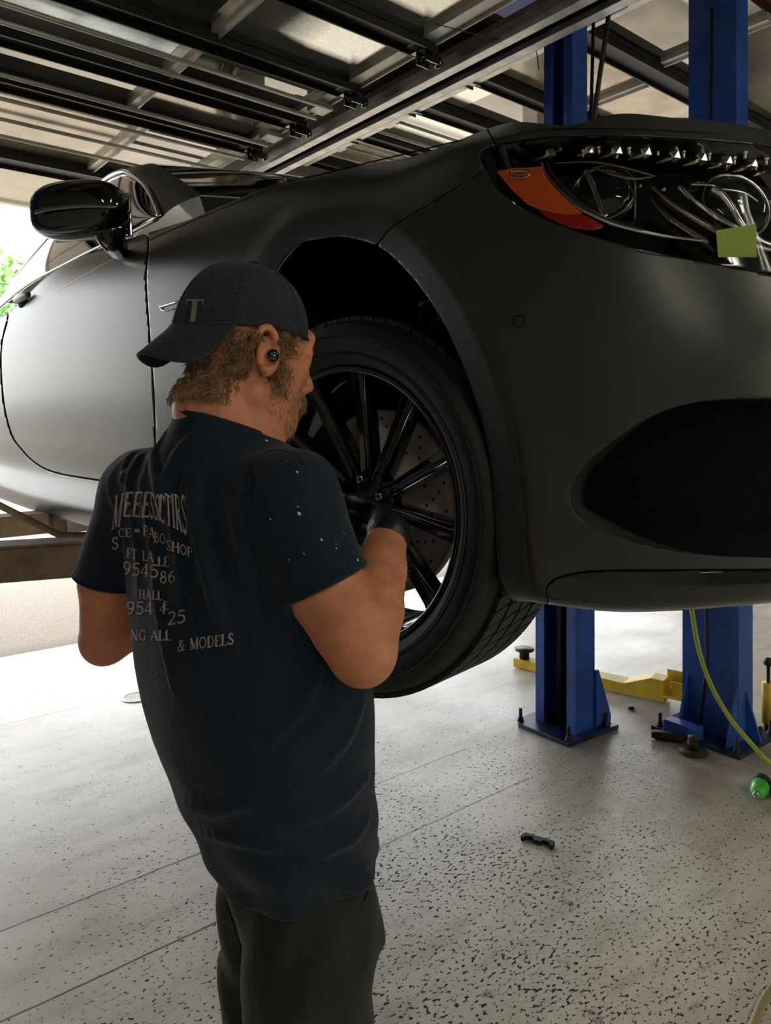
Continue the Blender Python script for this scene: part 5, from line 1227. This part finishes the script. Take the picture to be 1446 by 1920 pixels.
def write(txt, x0, y0, x1, y1, hgt, name='shirt_print', B=None, m='print', off=.0016, squeeze=1.0, shear=0.0, parent=None, hgt2=None):
    """lay txt along the pixel baseline (x0,y0)-(x1,y1), letters hgt px tall"""
    tw_ = sum(GL[c][0] for c in txt); d = np.array([x1-x0, y1-y0], float); L_ = np.linalg.norm(d); d /= L_; s = L_/tw_; x = 0; mb = MB()
    for c in txt:
        w_, st = GL[c]; tc = x/tw_; hh = hgt if hgt2 is None else hgt+(hgt2-hgt)*tc
        org = np.array([x0, y0])+d*x*s; ux = d*s; uy = np.array([shear*hh, -hh])
        for pts, th in st: letter_poly(mb, B, pts, th, org, ux, uy, off+.00005*(len(mb.v) % 5))
        x += w_
    if mb.v: o = mb.build(name, m, parent or man); o['label'] = 'printed serif text' if name == 'shirt_print' else 'raised logo'; return o
write("M'", 210, 992, 232, 985, 62, shear=.12); write('EEE', 230, 968, 282, 970, 46, shear=.14, hgt2=48); write('.SSI', 278, 970, 304, 976, 46, shear=.05); write('CTIRS', 300, 976, 354, 1003, 52, shear=-.06, hgt2=78)
write('S', 210, 1030, 224, 1027, 22); write('CE', 223, 1007, 248, 1006, 16); write('o', 252, 1004, 266, 1004, 18); write('PA', 270, 1004, 292, 1010, 20); write('BO', 290, 1016, 312, 1020, 19); write('SHOP', 313, 1030, 363, 1046, 19)
write('FT. LA', 239, 1046, 290, 1054, 19); write('LE', 296, 1062, 320, 1062, 18)
write('9545', 231, 1077, 298, 1084, 25, shear=.05); write('86', 300, 1094, 332, 1092, 23)
write('HALL', 262, 1122, 305, 1126, 17); write('E', 307, 1142, 318, 1144, 16); write('954', 239, 1152, 290, 1152, 25); write('4', 300, 1150, 312, 1152, 20); write('25', 315, 1173, 350, 1167, 25)
write('NG ALL', 246, 1200, 322, 1201, 19); write('& MODELS', 334, 1222, 438, 1208, 21)
# paint flecks on the sleeve
mb = MB()
for (x, y, s_) in ((500, 826, 2.6), (557, 885, 2), (561, 963, 2.8), (559, 950, 1.4), (603, 1012, 2), (631, 1028, 1.4), (507, 973, 1.4), (570, 1038, 1.2), (541, 1050, 1), (671, 1050, 2.4), (538, 865, 1), (630, 1020, 1), (645, 1000, 1)):
    p, n = shit(x, y)
    if p is not None: t_ = n.orthogonal().normalized(); mb.ell(p, (s_*.0008, s_*.0012, .0006), 6, (t_, n.cross(t_), n))
o = mb.build('paint_flecks', 'white', man); o['kind'] = 'stuff'; o['label'] = 'white paint flecks'
# ---------------------------------------------------------------- shorts
rows_p = [(1560, 392, 709, 54, .84, 1.12), (1610, 402, 712, 54, .85, 1.12), (1660, 412, 715, 54, .86, 1.12), (1710, 424, 716, 54, .88, 1.12), (1750, 434, 717, 54, .9, 1.12)]
tp = [(z, x, y, a-(.016 if z > zh-.03 else .010), b-(.016 if z > zh-.03 else .010), p) for (z, x, y, a, b, p) in rows_to_tab(rows_p, .0)]
Pn = SDF(np.arange(-.36, .12, .005), np.arange(.86, 1.42, .005), np.arange(.40, .95, .005))
def pdisp(X, Y, Z, ang): return .004*np.sin(ang*6+Z*30)+.004*fbm(X, Y, Z, 22, 2.0)
Pn.loft(tp, k=0, disp=pdisp)
def wob(X, Y, Z): return .0055*np.sin(Z*46+5*np.sin(X*22))*np.sin(X*19+Y*13)+.003*fbm(X, Y, Z, 40, 6.0)
R0 = aY(582, 1690, 1.075); R1 = aY(580, 1810, 1.06); R2 = aY(572, 1925, 1.05); L0 = aY(520, 1690, 1.19); L1 = aY(520, 1810, 1.20); L2 = aY(512, 1935, 1.20)
R2[2] = .47; L2[2] = .47
Pn.chain([R0, R1, R2+V(0, 0, -.03)], [.094, .093, .086], .012); Pn.chain([L0, L1, L2+V(0, 0, -.03)], [.094, .088, .084], .012)
sl, X, Y, Z = Pn.blk((-9, -9, -9), (9, 9, 9)); Pn.d = Pn.d-wob(X, Y, Z).astype(np.float32); Pn.d = np.maximum(Pn.d, .474-Z)
Pn.cone(R2+V(0, 0, -.03), R2+V(0, 0, -.10), .070, .078, 0, cut=True); Pn.cone(L2+V(0, 0, -.03), L2+V(0, 0, -.10), .068, .076, 0, cut=True)
shorts = Pn.mesh('shorts', 'shorts', man, smooth_it=1)
pv, pf = Pn.out; PB = BVHTree.FromPolygons([tuple(p) for p in pv], [tuple(q) for q in pf.tolist()])
seam_o('shorts_seam', [(424, 1690), (440, 1740), (456, 1790), (472, 1850), (478, 1915)], .0012, 'shorts', PB)
seam_o('pocket_edge', [(456, 1655), (484, 1680), (488, 1740), (494, 1795), (512, 1820)], .0014, 'shorts', PB)
seam_o('pocket_edge', [(700, 1625), (694, 1655), (682, 1690)], .0014, 'liner', PB)
p, n = shit(561, 1665, PB)
if p is None: p, n = shit(561, 1672, PB)
if p is not None:
    mb = MB(); t_ = Vector((1, 0, 0)); t_ = (t_-n*t_.dot(n)).normalized(); mb.box(p+n*.001, (.016, .011, .002), t_, n.cross(t_), n); mb.build('label_tag', mat('red_tag', (.16, .01, .02), .8), man)
# boots
for A_n in (AR, AL):
    Bt = SDF(np.arange(A_n[0]-.12, A_n[0]+.30, .007), np.arange(A_n[1]-.14, A_n[1]+.28, .007), np.arange(-.012, .24, .006))
    f_ = V(.80, .60, 0); a = V(A_n[0], A_n[1], 0)
    Bt.chain([a+V(0, 0, .20), a+V(0, 0, .07)], [.052, .050], .02); Bt.chain([a-f_*.035+V(0, 0, .045), a+f_*.09+V(0, 0, .048), a+f_*.17+V(0, 0, .038)], [.044, .046, .036], .02)
    sl, X, Y, Z = Bt.blk((-9, -9, -9), (9, 9, 9)); Bt.d = np.maximum(Bt.d, .001-Z); Bt.mesh('boot', 'boot', man)
# ---------------------------------------------------------------- cap (worn backwards)
CC = V(0, 0, 0)
def cap_pt(az, el, grow=0.0):
    """az 0 = face side, pi = back of the head; el 0 = rim, pi/2 = button"""
    c, s_ = math.cos(az), math.sin(az); back = max(0, -c); e = .80+.12*(1-back)
    ce = abs(math.cos(el))**e; se = abs(math.sin(el))**(.88+.12*(1-back))
    rf = .098+.006*back+grow; rl = .084+grow; ru = .098+.014*back+grow
    rim = .040-.020*back-.004*(1-back)
    return Vector(h(-.008+rf*c*ce-.006*back*(1-se), rl*s_*ce, rim+(ru+.006)*se))
mb = MB(); n1, n2 = 72, 22; vs = []
for j in range(n2+1):
    for i in range(n1): vs.append(cap_pt(2*PI*i/n1, PI/2*j/n2))
mb.add(vs, [(j*n1+i, j*n1+(i+1)%n1, (j+1)*n1+(i+1)%n1, (j+1)*n1+i) for j in range(n2) for i in range(n1)], True)
cap = mb.build('cap', 'cap', man); sm_ = cap.modifiers.new('t', 'SOLIDIFY'); sm_.thickness = .0025; sm_.offset = -1
mb = MB(); mb.tube([cap_pt(2*PI*i/48, .02, .0006) for i in range(49)], .0022, 6); o = mb.build('cap_rim', 'cap', man); o.parent = cap
for az in (0, PI/3, 2*PI/3, PI, -PI/3, -2*PI/3):
    mb = MB(); mb.tube([cap_pt(az, PI/2*j/20, .0004) for j in range(20)], .0012, 6); o = mb.build('cap_seam', 'cap', man); o.parent = cap
mb = MB(); tp_b = cap_pt(0, PI/2, .001); mb.ell(tp_b, (.009, .009, .006), 14, tuple(Vector(v_) for v_ in (hf_, hl, hu))); o = mb.build('cap_button', 'cap', man); o.parent = cap
# brim out over the nape
mb = MB(); vs = []; NA, NR = 28, 14
for i in range(NA+1):
    t = -1+2*i/NA; az = PI+t*1.12; root = np.array(cap_pt(az, .03))
    for j in range(NR+1):
        r_ = j/NR; ext = .047*math.sqrt(max(0, 1-abs(t)**2.6)); dirv = -hf_*1.0; p = root+dirv*ext*r_*.92-hu*(ext*r_*1.05)-hu*(.058*(t*t)*(1-abs(t)**5)*r_)
        vs.append(Vector(p))
mb.add(vs, [(i*(NR+1)+j, (i+1)*(NR+1)+j, (i+1)*(NR+1)+j+1, i*(NR+1)+j+1) for i in range(NA) for j in range(NR)], True)
br = mb.build('cap_brim', 'cap', man); sm_ = br.modifiers.new('t', 'SOLIDIFY'); sm_.thickness = .004; br.parent = cap
cvs = [tuple(cap_pt(2*PI*i/n1, PI/2*j/n2)) for j in range(n2+1) for i in range(n1)]
CB = BVHTree.FromPolygons(cvs, [(j*n1+i, j*n1+(i+1)%n1, (j+1)*n1+(i+1)%n1, (j+1)*n1+i) for j in range(n2) for i in range(n1)])
M['capprint'] = mat('cap_logo_thread', (.20, .19, .17), .8)
o = write('T', 344, 604, 380, 604, 42, 'cap_logo', CB, 'capprint', .0012, shear=.12, parent=man)
if o: o.parent = cap
# ---------------------------------------------------------------- earbud
mb = MB(); e_ = h(-.003, -.0885, -.004); mb.ell(Vector(e_), (.0090, .0060, .0095), 16, tuple(Vector(v_) for v_ in (hf_, hl, hu))); mb.build('earbud', 'gloss', man)
# ---------------------------------------------------------------- hair and stubble
HB = BVHTree.FromPolygons([tuple(p) for p in S.out[0]], [tuple(q) for q in S.out[1].tolist()])
def strands(name, regs, m, n, ln, r, curl, droop, seed):
    rg = np.random.default_rng(seed); mb = MB(); cnt = 0; tries = 0
    while cnt < n and tries < n*8:
        tries += 1; (f0, f1), (l0, l1), (u0, u1) = regs[rg.integers(len(regs))]
        q = h(*(rg.uniform(a, b) for a, b in ((f0, f1), (l0, l1), (u0, u1)))); c = h(-.02, 0, float((q-HO)@hu)) if f1 < 0 else h(-.005 if u0 > -.07 else .02, 0, .0 if u0 > -.07 else -.04)
        d = Vector(q-c).normalized(); p, nn, i_, ds = HB.ray_cast(Vector(c)+d*.25, -d, .25)
        if p is None or ((p-Vector(q)).length > .035): continue
        L_ = ln*(.5+rg.random()); dirv = nn.normalized()*.42+Vector(-hf_)*.15+Vector(-hu)*droop+Vector(rg.normal(0, .25, 3)); dirv.normalize()
        a = dirv.orthogonal().normalized(); b = dirv.cross(a); ph_ = rg.random()*6.28; w_ = 2.2+rg.random()*2; pts = []
        for s_ in range(6):
            t = s_/5; pts.append(p+dirv*(L_*t)+Vector(-hu)*(droop*L_*.4*t*t)+(a*math.cos(ph_+w_*t*2)+b*math.sin(ph_+w_*t*2)-a*math.cos(ph_)-b*math.sin(ph_))*curl*L_*(.3+.7*t))
        mb.tube(pts, [r, r, r*.9, r*.8, r*.6, r*.25], 4, cap=False); cnt += 1
    o = mb.build(name, m, man); o['kind'] = 'stuff'; return o
strands('hair', [((-.11, -.035), (-.08, .08), (-.055, .012)), ((-.11, -.045), (-.07, .07), (-.075, -.045)), ((-.06, -.024), (-.085, -.06), (-.030, .026))], 'hair', 2600, .0105, .0008, .22, .8, 3)
strands('hair_tufts', [((.0, .045), (-.085, -.055), (.012, .036)), ((.005, .030), (-.085, -.06), (-.03, .02))], 'hair', 420, .015, .0007, .2, .3, 5)
strands('beard', [((.0, .095), (-.07, .02), (-.12, -.035)), ((.01, .05), (-.075, -.05), (-.06, -.01)), ((.085, .11), (-.03, .03), (-.075, -.04))], 'beard', 1500, .0055, .00035, .05, .5, 8)
for nm in ('hair_tufts',): bpy.data.objects[nm]['label'] = 'hair showing in front of the ear'
# fine arm hair along the forearm edge
mb = MB()
for k in range(260):
    t = .15+.8*rng.random(); c = ER*(1-t)+WR*t; d = V(*rng.normal(0, 1, 3)); e = WR-ER; e /= np.linalg.norm(e); d -= e*(d@e); d /= np.linalg.norm(d)
    p, nn, i_, ds = HB.ray_cast(Vector(c+d*.09), Vector(-d), .09)
    if p is None or t > .86: continue
    q = nn*.5+Vector(e)*.7+Vector(rng.normal(0, .2, 3)); q.normalize(); mb.tube([p, p+q*.005, p+q*.009+Vector((0, 0, -.002))], [.00022, .00018, .00008], 3, cap=False)
o = mb.build('arm_hair', 'hair', man); o['kind'] = 'stuff'
